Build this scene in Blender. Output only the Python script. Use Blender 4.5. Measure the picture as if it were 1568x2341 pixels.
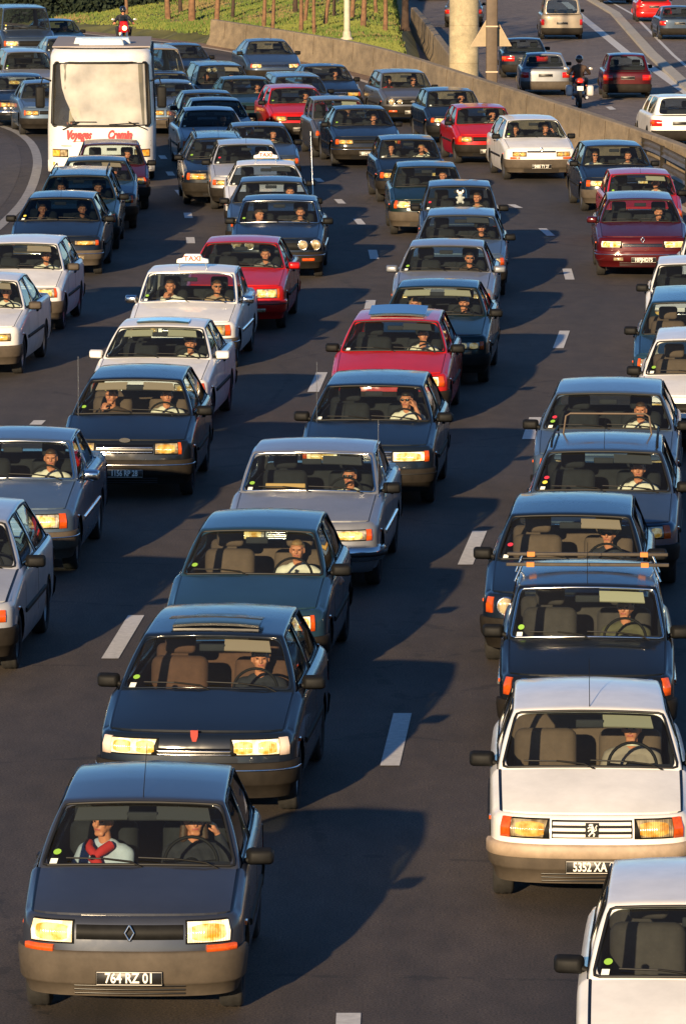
import bpy, bmesh, math, random
from mathutils import Vector, Matrix, noise
R = math.radians
random.seed(7)
for o in list(bpy.data.objects): bpy.data.objects.remove(o)
S = bpy.context.scene
COL = S.collection

# ---------------------------------------------------------------- camera, sky, sun, exposure
OZ = -.70                                          # the opposite carriageway lies lower
HC, FP, TH = 8.2, 12610.0, math.asin(0.1235)      # camera height (m), focal length and pitch
cd = bpy.data.cameras.new('camera'); cam = bpy.data.objects.new('camera', cd); COL.objects.link(cam)
cam.location = (0, 0, HC); cam.rotation_euler = (math.pi/2 - TH, 0, 0)
cd.sensor_fit = 'VERTICAL'; cd.sensor_height = 36; cd.sensor_width = 24; cd.lens = 36*FP/2341
cd.clip_start = 1; cd.clip_end = 5000
S.camera = cam
SUN_EL = R(13.2)
TRAVEL = Vector((math.sin(R(15.5))*math.cos(SUN_EL), math.cos(R(15.5))*math.cos(SUN_EL), -math.sin(SUN_EL)))
wd = bpy.data.worlds.new('World'); S.world = wd; wd.use_nodes = True
nt = wd.node_tree; nt.nodes.clear()
sky = nt.nodes.new('ShaderNodeTexSky'); sky.sky_type = 'NISHITA'; sky.sun_disc = False
sky.sun_elevation = SUN_EL; sky.sun_rotation = math.atan2(-TRAVEL.x, -TRAVEL.y)
sky.air_density = 1.0; sky.dust_density = 0.0; sky.ozone_density = 5.0; sky.altitude = 1500
bg = nt.nodes.new('ShaderNodeBackground'); bg.inputs[1].default_value = 0.080
wo = nt.nodes.new('ShaderNodeOutputWorld')
hs = nt.nodes.new('ShaderNodeHueSaturation'); hs.inputs['Saturation'].default_value = 1.0; nt.links.new(sky.outputs[0], hs.inputs['Color']); nt.links.new(hs.outputs[0], bg.inputs[0]); nt.links.new(bg.outputs[0], wo.inputs[0])
sl = bpy.data.lights.new('sun', 'SUN'); sl.energy = 5.0; sl.angle = R(0.6); sl.color = (1.0, 0.755, 0.46)
so = bpy.data.objects.new('sun', sl); COL.objects.link(so)
so.rotation_euler = TRAVEL.to_track_quat('-Z', 'Y').to_euler(); so.location = (-20, -40, 60)
S.view_settings.view_transform = 'Standard'; S.view_settings.look = 'None'
S.view_settings.exposure = 0.85; S.view_settings.gamma = 1
S.render.engine = 'CYCLES'
S.cycles.max_bounces = 6; S.cycles.transparent_max_bounces = 12; S.cycles.transmission_bounces = 2
S.cycles.diffuse_bounces = 2; S.cycles.glossy_bounces = 3; S.cycles.caustics_reflective = False; S.cycles.caustics_refractive = False

# ---------------------------------------------------------------- sight lines of the photograph -> points on the ground
def ray(px, py):
    f = Vector((0, math.cos(TH), -math.sin(TH))); u = Vector((0, math.sin(TH), math.cos(TH)))
    return (f*FP + Vector((px-784, 0, 0)) + u*(1170.5-py)).normalized()
def at(px, py, z=0.0):
    d = ray(px, py); return Vector((0, 0, HC)) + d*((z-HC)/d.z)
def lerp(a, b, t): return a + (b-a)*t
def pl(tab, x):                                    # piecewise linear table
    if x <= tab[0][0]: return tab[0][1]
    for (x0, y0), (x1, y1) in zip(tab, tab[1:]):
        if x <= x1: return y0 + (y1-y0)*(x-x0)/(x1-x0)
    return tab[-1][1]
SLOPE = [(35, .075), (80, .075), (95, .05), (105, .01), (115, -.04), (125, -.08), (140, -.12), (160, -.16), (180, -.22), (200, -.32), (215, -.42), (240, -.58)]

# ---------------------------------------------------------------- materials
MATS = {}
def mat(name, col=(.5, .5, .5), rough=.5, metal=0., coat=0., var=0., vs=8., bump=0., emit=None, es=0., alpha=None, crough=.04, spec=.5, col2=None):
    if name in MATS: return MATS[name]
    m = bpy.data.materials.new(name); MATS[name] = m; m.use_nodes = True
    n = m.node_tree; b = n.nodes['Principled BSDF']
    b.inputs['Base Color'].default_value = (*col, 1); b.inputs['Roughness'].default_value = rough
    b.inputs['Metallic'].default_value = metal; b.inputs['Coat Weight'].default_value = coat
    b.inputs['Coat Roughness'].default_value = crough; b.inputs['Specular IOR Level'].default_value = spec
    if emit: b.inputs['Emission Color'].default_value = (*emit, 1); b.inputs['Emission Strength'].default_value = es
    if var or bump:
        tc = n.nodes.new('ShaderNodeTexCoord'); no = n.nodes.new('ShaderNodeTexNoise')
        no.inputs['Scale'].default_value = vs; no.inputs['Detail'].default_value = 6; no.inputs['Roughness'].default_value = .65
        n.links.new(tc.outputs['Object'], no.inputs['Vector'])
        if var:
            cr = n.nodes.new('ShaderNodeMapRange'); cr.inputs[1].default_value = .3; cr.inputs[2].default_value = .7
            n.links.new(no.outputs[0], cr.inputs[0])
            mx = n.nodes.new('ShaderNodeMix'); mx.data_type = 'RGBA'
            mx.inputs[6].default_value = (*[c*(1-var) for c in col], 1)
            mx.inputs[7].default_value = (*(col2 or [min(1, c*(1+var)) for c in col]), 1)
            n.links.new(cr.outputs[0], mx.inputs[0]); n.links.new(mx.outputs[2], b.inputs['Base Color'])
        if bump:
            bp = n.nodes.new('ShaderNodeBump'); bp.inputs['Strength'].default_value = bump; bp.inputs['Distance'].default_value = .02
            n.links.new(no.outputs[0], bp.inputs['Height']); n.links.new(bp.outputs[0], b.inputs['Normal'])
    return m
def paint(name, col, metal=.0, rough=.45):
    if name in MATS: return MATS[name]
    m = mat(name, col, rough, metal, coat=.72, var=.12, vs=2.2, crough=.03, spec=.12)
    n = m.node_tree; b = n.nodes['Principled BSDF']                     # road dust dulls the lower panels and lies in patches
    tc = n.nodes.new('ShaderNodeTexCoord'); no = n.nodes.new('ShaderNodeTexNoise'); no.inputs['Scale'].default_value = 5; no.inputs['Detail'].default_value = 8
    n.links.new(tc.outputs['Object'], no.inputs['Vector'])
    mr = n.nodes.new('ShaderNodeMapRange'); mr.inputs[1].default_value = .35; mr.inputs[2].default_value = .75; mr.inputs[3].default_value = .03; mr.inputs[4].default_value = .22
    n.links.new(no.outputs[0], mr.inputs[0]); n.links.new(mr.outputs[0], b.inputs['Coat Roughness'])
    return m
def glass(name, tint=(.62, .72, .72), film=0.0, fcol=(.6, .55, .45)):
    if name in MATS: return MATS[name]
    m = bpy.data.materials.new(name); MATS[name] = m; m.use_nodes = True; n = m.node_tree; n.nodes.clear()
    o = n.nodes.new('ShaderNodeOutputMaterial'); mx = n.nodes.new('ShaderNodeMixShader'); lw = n.nodes.new('ShaderNodeLayerWeight'); lw.inputs[0].default_value = .5; pw_ = n.nodes.new('ShaderNodeMath'); pw_.operation = 'POWER'; pw_.inputs[1].default_value = 4.5; n.links.new(lw.outputs['Facing'], pw_.inputs[0]); fr = n.nodes.new('ShaderNodeMath'); fr.operation = 'MULTIPLY_ADD'; fr.inputs[1].default_value = .85; fr.inputs[2].default_value = .045; n.links.new(pw_.outputs[0], fr.inputs[0])
    tr = n.nodes.new('ShaderNodeBsdfTransparent'); tr.inputs[0].default_value = (*tint, 1)
    gl = n.nodes.new('ShaderNodeBsdfGlossy'); gl.inputs['Roughness'].default_value = .02
    base = tr
    if film:
        df = n.nodes.new('ShaderNodeBsdfDiffuse'); df.inputs[0].default_value = (*fcol, 1)
        tc = n.nodes.new('ShaderNodeTexCoord'); no = n.nodes.new('ShaderNodeTexNoise'); no.inputs['Scale'].default_value = 1.6; no.inputs['Detail'].default_value = 5
        n.links.new(tc.outputs['Object'], no.inputs['Vector'])
        mr = n.nodes.new('ShaderNodeMapRange'); mr.inputs[1].default_value = .3; mr.inputs[2].default_value = .7; mr.inputs[3].default_value = film*.7; mr.inputs[4].default_value = min(1, film*1.3)
        m2 = n.nodes.new('ShaderNodeMixShader'); n.links.new(no.outputs[0], mr.inputs[0]); n.links.new(mr.outputs[0], m2.inputs[0])
        n.links.new(tr.outputs[0], m2.inputs[1]); n.links.new(df.outputs[0], m2.inputs[2]); base = m2
    n.links.new(fr.outputs[0], mx.inputs[0]); n.links.new(base.outputs[0], mx.inputs[1]); n.links.new(gl.outputs[0], mx.inputs[2])
    n.links.new(mx.outputs[0], o.inputs[0]); return m
def lensmat(name, c1, c2, rough=.12, emit=0.):
    if name in MATS: return MATS[name]
    m = mat(name, c1, rough, .0, coat=1.)
    n = m.node_tree; b = n.nodes['Principled BSDF']
    tc = n.nodes.new('ShaderNodeTexCoord'); vo = n.nodes.new('ShaderNodeTexNoise'); vo.inputs['Scale'].default_value = 14; vo.inputs['Detail'].default_value = 3
    n.links.new(tc.outputs['Object'], vo.inputs['Vector'])
    cr = n.nodes.new('ShaderNodeValToRGB'); e = cr.color_ramp.elements
    e[0].position = .38; e[0].color = (*c2, 1); e[1].position = .60; e[1].color = (*c1, 1)
    n.links.new(vo.outputs[0], cr.inputs[0]); n.links.new(cr.outputs[0], b.inputs['Base Color'])
    wv = n.nodes.new('ShaderNodeTexWave'); wv.inputs['Scale'].default_value = 18; n.links.new(tc.outputs['Object'], wv.inputs['Vector'])
    bp = n.nodes.new('ShaderNodeBump'); bp.inputs['Strength'].default_value = .35; bp.inputs['Distance'].default_value = .01
    n.links.new(wv.outputs[1], bp.inputs['Height']); n.links.new(bp.outputs[0], b.inputs['Normal'])
    if emit:
        n.links.new(cr.outputs[0], b.inputs['Emission Color']); b.inputs['Emission Strength'].default_value = emit
    return m

G_CLEAR = glass('window_glass', (.68, .75, .74), .011, (.5, .46, .38)); G_DARK = glass('tinted_glass', (.36, .43, .45))
RUB = mat('black_rubber', (.006, .006, .006), .6); TYRE = mat('tyre_rubber', (.018, .017, .016), .85, var=.3, vs=20, bump=.3)
PLA = mat('black_plastic', (.009, .009, .009), .6, var=.3, vs=10, spec=.15); PGREY = mat('grey_bumper_plastic', (.075, .060, .045), .7, var=.25, vs=5, spec=.2)
PDARK = mat('dark_bumper_plastic', (.018, .015, .012), .7, var=.35, vs=5, spec=.12); CHR = mat('chrome', (.7, .7, .7), .15, 1.)
CHR2 = mat('wheel_silver', (.25, .25, .26), .35, .8); CAB = mat('cabin_trim', (.014, .015, .018), .8, var=.3)
SEATD = mat('dark_seat_cloth', (.012, .014, .018), .9, var=.35, vs=12); SEATB = mat('beige_seat_cloth', (.13, .085, .06), .9, var=.15, vs=12)
SEATG = mat('grey_seat_cloth', (.055, .045, .042), .9, var=.2, vs=12); SEATR = mat('brown_seat_cloth', (.11, .05, .03), .9, var=.2, vs=12)
VIS = mat('beige_visor', (.42, .31, .21), .8); VISY = mat('cream_visor', (.46, .42, .28), .8); VISD = mat('grey_visor', (.06, .06, .058), .8)
LY = lensmat('yellow_lamp_lens', (.42, .34, .20), (.16, .11, .05)); LREF = lensmat('yellow_reflector', (.62, .44, .12), (.42, .19, .015)); LREFW = lensmat('gold_reflector', (.85, .66, .28), (.52, .26, .02), emit=.12); LW = lensmat('clear_lamp_lens', (.60, .56, .46), (.20, .16, .10))  # the gold reflector's faint emission paints in a sun glint
LGLINT = lensmat('lit_lamp_lens', (1, .90, .66), (.85, .62, .30), emit=.45)  # lens glow stands in for sunlight thrown back by the headlamps
LO = mat('amber_lamp_lens', (.62, .085, .008), .2, coat=1, var=.3, vs=25); LR_ = mat('red_lamp_lens', (.55, .012, .01), .2, coat=1, var=.2, vs=25)
LWH = mat('white_indicator_lens', (.8, .62, .5), .3, coat=1); BLK = mat('gloss_black', (.004, .004, .004), .3)
PLB = mat('plate_black', (.01, .009, .008), .4); PLW = mat('plate_silver', (.78, .74, .66), .4)
GRN = mat('green_sticker', (.22, .42, .05), .6); WHS = mat('white_sticker', (.75, .78, .70), .6); REDS = mat('red_sticker', (.6, .03, .06), .6); YELS = mat('yellow_sticker', (.75, .62, .08), .6)
SKIN = mat('skin', (.62, .235, .12), .5, var=.1, vs=20); EYE = mat('eye_dark', (.02, .012, .01), .3); LIP = mat('lips', (.42, .09, .07), .5)
HAIRS = {'dark': mat('dark_hair', (.015, .01, .008), .6, var=.4, vs=60), 'brown': mat('brown_hair', (.06, .03, .015), .6, var=.4, vs=60), 'fair': mat('fair_hair', (.30, .17, .07), .6, var=.3, vs=60), 'grey': mat('grey_hair', (.35, .32, .30), .6, var=.3, vs=60)}
CLOTH = {'white': (.78, .72, .58), 'blue': (.10, .16, .30), 'dark': (.018, .02, .028), 'grey': (.32, .26, .21), 'tan': (.42, .28, .17), 'olive': (.10, .09, .045), 'red': (.5, .02, .02), 'pale blue': (.45, .52, .62), 'brown': (.07, .04, .025), 'patterned': (.25, .22, .2), 'denim': (.22, .27, .36)}
def cloth(c): return mat(c.replace(' ', '_')+'_cloth', CLOTH[c], .85, var=.5 if c == 'patterned' else .08, vs=30 if c == 'patterned' else 9, bump=.25)

# ---------------------------------------------------------------- mesh helpers
def link(name, me, parent=None, loc=None, rot=None, sc=None, mats=None):
    o = bpy.data.objects.new(name, me); COL.objects.link(o)
    if parent: o.parent = parent
    if loc is not None: o.location = loc
    if rot is not None: o.rotation_euler = rot
    if sc is not None: o.scale = (sc, sc, sc) if isinstance(sc, (int, float)) else sc
    if mats:
        for i, m in enumerate(mats):
            if m is not None: o.material_slots[i].link = 'OBJECT'; o.material_slots[i].material = m
    return o
def thing(name, label, cat, loc=(0, 0, 0), rz=0., group=None, mesh=None):
    o = bpy.data.objects.new(name, mesh); COL.objects.link(o); o.location = loc; o.rotation_euler = (0, 0, rz)
    o['label'] = label; o['category'] = cat
    if group: o['group'] = group
    return o
def tag(o, label=None, cat=None, group=None, kind=None):
    if label: o['label'] = label
    if cat: o['category'] = cat
    if group: o['group'] = group
    if kind: o['kind'] = kind
    return o
class MB:
    def __init__(s): s.v = []; s.f = []; s.m = []; s.sm = []
    def add(s, vs, fs, mi=0, sm=True):
        k = len(s.v); s.v += [tuple(p) for p in vs]
        for f in fs: s.f.append([i+k for i in f]); s.m.append(mi); s.sm.append(sm)
        return s
    def grid(s, P, mi=0, loop=False, skip=None, sm=True):
        nr, nc = len(P), len(P[0]); fs = []
        for r in range(nr-1):
            for c in range(nc if loop else nc-1):
                if skip and skip(r, c): continue
                d = (c+1) % nc; fs.append((r*nc+c, r*nc+d, (r+1)*nc+d, (r+1)*nc+c))
        return s.add([p for row in P for p in row], fs, mi, sm)
    def slab(s, A, B, mi=0):                       # closed solid between two equal grids
        nr, nc = len(A), len(A[0]); s.grid(A, mi, sm=True); s.grid([list(reversed(r)) for r in B], mi)
        ring = [(0, c) for c in range(nc)]+[(r, nc-1) for r in range(1, nr)]+[(nr-1, c) for c in range(nc-2, -1, -1)]+[(r, 0) for r in range(nr-2, 0, -1)]
        k = len(s.v); n = len(ring); s.v += [tuple(A[r][c]) for r, c in ring]+[tuple(B[r][c]) for r, c in ring]
        for i in range(n):
            j = (i+1) % n; s.f.append([k+i, k+n+i, k+n+j, k+j]); s.m.append(mi); s.sm.append(False)
        return s
    def box(s, x0, x1, y0, y1, z0, z1, mi=0):
        v = [(x, y, z) for x in (x0, x1) for y in (y0, y1) for z in (z0, z1)]
        return s.add(v, [(0, 1, 3, 2), (4, 6, 7, 5), (0, 4, 5, 1), (2, 3, 7, 6), (0, 2, 6, 4), (1, 5, 7, 3)], mi, False)
    def tube(s, pts, r, n=6, mi=0, closed=False, r1=None):
        pts = [Vector(p) for p in pts]; N = len(pts); rows = []
        for i, p in enumerate(pts):
            a = pts[(i-1) % N] if (i or closed) else p; b = pts[(i+1) % N] if (i < N-1 or closed) else p
            t = (b-a).normalized() if (b-a).length > 1e-9 else Vector((0, 0, 1))
            q = t.orthogonal().normalized() if i == 0 else (q - t*q.dot(t)).normalized()
            w = t.cross(q); rr = r if r1 is None else lerp(r, r1, i/max(1, N-1))
            rows.append([p + (q*math.cos(2*math.pi*k/n)+w*math.sin(2*math.pi*k/n))*rr for k in range(n)])
        if closed: rows.append(rows[0])
        s.grid(rows, mi, loop=True)
        if not closed:
            s.add(rows[0], [tuple(range(n-1, -1, -1))], mi); s.add(rows[-1], [tuple(range(n))], mi)
        return s
    def lathe(s, prof, n=24, axis='z', c=(0, 0, 0), mi=0):
        rows = []
        for r, h in prof:
            row = []
            for k in range(n):
                a = 2*math.pi*k/n; u, w = r*math.cos(a), r*math.sin(a)
                p = (u, w, h) if axis == 'z' else ((h, u, w) if axis == 'x' else (u, h, w))
                row.append((p[0]+c[0], p[1]+c[1], p[2]+c[2]))
            rows.append(row)
        return s.grid(rows, mi, loop=True)
    def ell(s, c, r, n=12, m=8, mi=0):
        rows = []
        for j in range(m+1):
            t = math.pi*j/m
            rows.append([(c[0]+r[0]*math.sin(t)*math.cos(2*math.pi*k/n), c[1]+r[1]*math.sin(t)*math.sin(2*math.pi*k/n), c[2]+r[2]*math.cos(t)) for k in range(n)])
        return s.grid(rows, mi, loop=True)
    def prism(s, poly, y0, y1, mi=0):              # polygon in x,z pushed along y
        n = len(poly); s.add([(x, y0, z) for x, z in poly]+[(x, y1, z) for x, z in poly],
              [tuple(range(n)), tuple(range(2*n-1, n-1, -1))]+[(i, i+n, (i+1) % n+n, (i+1) % n) for i in range(n)], mi, False); return s
    def xf(s, M):
        s.v = [tuple(M @ Vector(p)) for p in s.v]; return s
    def mesh(s, name, mats, merge=0., outward=False, up=False):
        me = bpy.data.meshes.new(name); me.from_pydata(s.v, [], s.f)
        for m in (mats if isinstance(mats, (list, tuple)) else [mats]): me.materials.append(m)
        for p, mi, sm in zip(me.polygons, s.m, s.sm): p.material_index = mi; p.use_smooth = sm
        if merge or outward:
            b = bmesh.new(); b.from_mesh(me)
            if merge: bmesh.ops.remove_doubles(b, verts=b.verts, dist=merge)
            if outward: bmesh.ops.recalc_face_normals(b, faces=b.faces)
            if up:
                f = max(b.faces, key=lambda f: f.calc_center_median().z)
                if f.normal.z < 0: bmesh.ops.reverse_faces(b, faces=b.faces)
            b.to_mesh(me); b.free()
        me.update(); return me
    def build(s, name, mats, parent=None, merge=0., outward=False, up=False, sharp=None, **k):
        me = s.mesh(name, mats, merge, outward, up)
        if sharp:
            for p in me.polygons: p.use_smooth = True
            me.set_sharp_from_angle(angle=R(sharp))
        return link(name, me, parent, **k)
def bevel(o, w=.01, seg=2):
    m = o.modifiers.new('bevel', 'BEVEL'); m.width = w; m.segments = seg; m.limit_method = 'ANGLE'; m.angle_limit = R(40)
    for p in o.data.polygons: p.use_smooth = True
    return o
def subs(o, n=1):
    m = o.modifiers.new('subdivision', 'SUBSURF'); m.levels = n; m.render_levels = n; return o
CACHE = {}
def cached(k, f):
    if k not in CACHE: CACHE[k] = f()
    return CACHE[k]
def text_mesh(txt, size=.1, depth=.002, squeeze=1., shear=0., bold=0.):
    c = bpy.data.curves.new('lettering', 'FONT'); c.body = txt; c.size = size; c.extrude = depth; c.align_x = 'CENTER'; c.align_y = 'CENTER'
    c.shear = shear; c.offset = bold; c.resolution_u = 3
    o = bpy.data.objects.new('lettering', c); COL.objects.link(o); bpy.context.view_layer.update()
    me = bpy.data.meshes.new_from_object(o.evaluated_get(bpy.context.evaluated_depsgraph_get()))
    bpy.data.objects.remove(o)
    for v in me.vertices: v.co.x *= squeeze
    return me
# ---------------------------------------------------------------- people: one voxel-fused body per pose, clothes and hair as children
def hull(parts, voxel, name):
    b = bmesh.new()
    for p in parts:
        t = bmesh.new()
        if p[0] == 'c':
            _, p1, p2, r1, r2 = p
            for q, r in ((p1, r1), (p2, r2)):
                d = bmesh.ops.create_icosphere(t, subdivisions=2, radius=r)
                for v in d['verts']: v.co += Vector(q)
            g = bmesh.ops.convex_hull(t, input=t.verts)
            bmesh.ops.delete(t, geom=list({e for e in g['geom_interior'] if isinstance(e, bmesh.types.BMVert)}), context='VERTS')
        else:
            _, c, r = p
            d = bmesh.ops.create_icosphere(t, subdivisions=3, radius=1)
            for v in d['verts']: v.co = Vector((v.co.x*r[0]+c[0], v.co.y*r[1]+c[1], v.co.z*r[2]+c[2]))
        me = bpy.data.meshes.new('t'); t.to_mesh(me); t.free(); b.from_mesh(me); bpy.data.meshes.remove(me)
    me = bpy.data.meshes.new(name); b.to_mesh(me); b.free()
    o = bpy.data.objects.new(name, me); COL.objects.link(o)
    m = o.modifiers.new('r', 'REMESH'); m.mode = 'VOXEL'; m.voxel_size = voxel; m.use_smooth_shade = True
    k = o.modifiers.new('s', 'SMOOTH'); k.iterations = 3; k.factor = .5
    bpy.context.view_layer.update()
    out = bpy.data.meshes.new_from_object(o.evaluated_get(bpy.context.evaluated_depsgraph_get()))
    bpy.data.objects.remove(o); out.name = name
    for p in out.polygons: p.use_smooth = True
    return out
def hand_parts(w, d, nrm, side, curl=.9):
    """w wrist, d direction of the palm, nrm direction the palm faces; four unequal fingers and a thumb from the palm's side"""
    w = Vector(w); d = Vector(d).normalized(); nrm = Vector(nrm); nrm = (nrm-d*nrm.dot(d)).normalized(); s = d.cross(nrm)*side
    k = w+d*.085; P = [('c', w, w+d*.03, .024, .026), ('c', w+d*.03+s*.020, k+s*.028, .020, .015), ('c', w+d*.03-s*.020, k-s*.028, .020, .015), ('c', w+d*.03, k, .020, .016)]
    for i, (off, ln) in enumerate(((.033, .072), (.011, .080), (-.011, .074), (-.033, .058))):
        a = k+s*off; d1 = (d*math.cos(curl*.5)+nrm*math.sin(curl*.5)); d2 = (d*math.cos(curl*1.5)+nrm*math.sin(curl*1.5)); d3 = (d*math.cos(curl*2.3)+nrm*math.sin(curl*2.3))
        b1 = a+d1*ln*.45; b2 = b1+d2*ln*.32; b3 = b2+d3*ln*.25
        P += [('c', a, b1, .0105, .0095), ('c', b1, b2, .0095, .0085), ('c', b2, b3, .0085, .0075)]
    t0 = w+d*.03+s*.026; t1 = t0+(d*.55+s*.7+nrm*.35).normalized()*.038; t2 = t1+(d*.8+s*.2+nrm*.5).normalized()*.032
    P += [('c', t0, t1, .014, .0115), ('c', t1, t2, .0115, .009)]
    return P
def pose_def(kind):
    """joints of each pose, hips at the origin, facing -Y; x>0 is the person's left arm"""
    A = {}
    if kind == 'wheel':
        A['L'] = ((.245, -.10, .25), (.20, -.335, .37), (-.05, -.95, .35), (-.5, -.2, -.8)); A['R'] = ((-.245, -.10, .25), (-.20, -.335, .37), (.05, -.95, .35), (.5, -.2, -.8))
    elif kind == 'head':
        A['L'] = ((.27, -.12, .36), (.17, -.13, .60), (-.35, .2, .9), (-.8, .3, -.1)); A['R'] = ((-.245, -.10, .25), (-.19, -.335, .37), (.05, -.95, .35), (.5, -.2, -.8))
    elif kind == 'onehand':
        A['L'] = ((.255, -.10, .26), (.17, -.335, .40), (-.2, -.9, .35), (-.6, -.2, -.7)); A['R'] = ((-.26, -.02, .20), (-.22, -.26, .10), (.05, -1, -.1), (.1, 0, -1))
    elif kind == 'lap':
        A['L'] = ((.25, -.06, .20), (.12, -.27, .16), (-.6, -.8, 0), (-.1, 0, -1)); A['R'] = ((-.25, -.06, .20), (-.12, -.27, .14), (.6, -.8, 0), (.1, 0, -1))
    elif kind == 'sill':
        A['L'] = ((.36, -.04, .34), (.47, -.22, .44), (.25, -.9, -.25), (0, -.3, -1)); A['R'] = ((-.245, -.10, .25), (-.19, -.335, .37), (.05, -.95, .35), (.5, -.2, -.8))
    elif kind == 'chin':
        A['R'] = ((-.22, -.16, .30), (-.07, -.16, .50), (.35, .25, .9), (.5, .8, 0)); A['L'] = ((.25, -.06, .20), (.12, -.27, .16), (-.6, -.8, 0), (-.1, 0, -1))
    elif kind == 'ride':
        A['L'] = ((.34, -.22, .26), (.36, -.44, .24), (.0, -1, -.2), (-.2, -.3, -1)); A['R'] = ((-.34, -.22, .26), (-.36, -.44, .24), (.0, -1, -.2), (.2, -.3, -1))
    return A
def legs(kind):
    if kind == 'ride': return ((.12, -.02, .02), (.26, -.40, .02), (.20, -.22, -.44), (.20, -.36, -.50))
    return ((.09, -.02, .04), (.15, -.44, .13), (.13, -.74, -.22), (.13, -.90, -.22))
def body_meshes(kind, lng):
    key = ('body', kind, lng)
    if key in CACHE: return CACHE[key]
    A = pose_def(kind); P = []
    tors = [('c', (-.08, 0, .06), (.08, 0, .06), .115, .115), ('c', (0, .01, .1), (0, .06, .34), .12, .13), ('c', (-.09, .06, .36), (.09, .06, .36), .105, .105), ('c', (-.15, .075, .45), (.15, .075, .45), .055, .055), ('c', (-.06, .075, .49), (.06, .075, .49), .045, .045)]
    head = [('c', (0, .075, .46), (0, .045, .60), .056, .052), ('e', (0, .035, .695), (.074, .093, .105)), ('e', (0, -.005, .648), (.056, .062, .060)), ('c', (-.02, -.034, .602), (.02, -.034, .602), .022, .022),
            ('c', (0, -.060, .705), (0, -.078, .672), .010, .015), ('c', (-.045, -.046, .722), (.045, -.046, .722), .013, .013), ('e', (.079, .035, .685), (.010, .022, .032)), ('e', (-.079, .035, .685), (.010, .022, .032)),
            ('c', (-.018, -.060, .640), (.018, -.060, .640), .009, .009), ('c', (-.038, -.035, .672), (.038, -.035, .672), .022, .022)]
    arms = []; slv = []; slv_s = []
    for s, k in ((1, 'L'), (-1, 'R')):
        el, wr, d, n = A[k]; sh = (s*.185, .075, .435)
        arms += [('c', sh, el, .052, .041), ('c', el, wr, .041, .027)] + hand_parts(wr, d, n, s)
        slv += [('c', sh, el, .068, .056), ('c', el, Vector(el).lerp(Vector(wr), .93), .056, .040)]
        slv_s += [('c', sh, Vector(sh).lerp(Vector(el), .75), .070, .062)]
    hp, kn, an, to = legs(kind); lg = []; tr = []
    for s in (1, -1):
        f = lambda p: (s*p[0], p[1], p[2])
        lg += [('c', f(hp), f(kn), .085, .058), ('c', f(kn), f(an), .056, .04), ('c', f(an), f(to), .042, .035)]
        tr += [('c', f(hp), f(kn), .098, .072), ('c', f(kn), f(an), .070, .056)]
    body = hull(tors+head+arms+lg, .0075, 'person_body')
    for m in (SKIN, EYE, LIP): body.materials.append(m)
    for p in body.polygons:
        c = p.center
        if c.y < -.02 and c.z > .6:
            if abs(abs(c.x)-.030) < .012 and abs(c.z-.699) < .0065: p.material_index = 1
            elif False: pass
            elif abs(c.x) < .025 and abs(c.z-.640) < .0075 and c.y < -.05: p.material_index = 2
    def grow(L, g): return [('c', p[1], p[2], p[3]+g, p[4]+g) for p in L]
    shirt = hull(grow(tors, .016)+(slv if lng else slv_s)+[('c', (-.02, .07, .50), (.02, .07, .50), .064, .064)], .011, 'shirt')
    trou = hull([('c', (-.08, 0, .05), (.08, 0, .05), .135, .135)]+tr, .014, 'trousers')
    m = cloth('white'); shirt.materials.append(m); trou.materials.append(cloth('dark'))
    CACHE[key] = (body, shirt, trou); return CACHE[key]
def hair_mesh(style):
    def mk():
        P = [('e', (0, .062, .712), (.084, .092, .094)), ('e', (0, .02, .765), (.066, .075, .040))]
        if style == 'long': P += [('c', (s*.074, .05, .72), (s*.086, .05, .55), .030, .036) for s in (1, -1)]+[('c', (0, .12, .68), (0, .12, .54), .06, .05)]
        if style == 'curly': P += [('e', (.10*math.cos(a), .05+.08*math.sin(a), .74+.02*math.sin(3*a)), (.035, .035, .04)) for a in [x*.62 for x in range(-1, 7)]]
        me = hull(P, .008, 'hair'); me.materials.append(HAIRS['dark']); return me
    return cached(('hair', style), mk)
def glasses_mesh():
    def mk():
        m = MB()
        for s in (1, -1): m.ell((s*.031, -.066, .700), (.027, .010, .019)); m.tube([(s*.055, -.06, .705), (s*.08, .03, .70)], .003, 5)
        m.tube([(-.01, -.075, .708), (.01, -.075, .708)], .003, 5); return m.mesh('sunglasses', BLK)
    return cached('glasses', mk)
def person(label, loc, rz, pose, top, hair=('short', 'dark'), lng=True, specs=False, sc=.92, group=None, tie=False, trous='dark', turn=0, bow=False):
    b, s, t = body_meshes(pose, lng)
    o = thing('person', label, 'person', loc, rz, group); o.scale = (sc, sc, sc)
    link('body', b, o); link('shirt' if top in ('white', 'pale blue') else 'top', s, o, mats=[cloth(top)]); link('trousers', t, o, mats=[cloth(trous)])
    if hair: link('hair', hair_mesh(hair[0]), o, mats=[HAIRS[hair[1]]])
    if specs: link('sunglasses', glasses_mesh(), o)
    if tie:
        m = MB(); m.slab([[(-.018, -.085, .46), (.018, -.085, .46)], [(-.026, -.125, .30), (.026, -.125, .30)], [(-.012, -.125, .20), (.012, -.125, .20)]], [[(-.018, -.075, .46), (.018, -.075, .46)], [(-.026, -.10, .30), (.026, -.10, .30)], [(-.012, -.10, .20), (.012, -.10, .20)]])
        m.ell((0, -.07, .475), (.018, .015, .016)); m.build('tie', cloth('dark'), o)
    return o

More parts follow.
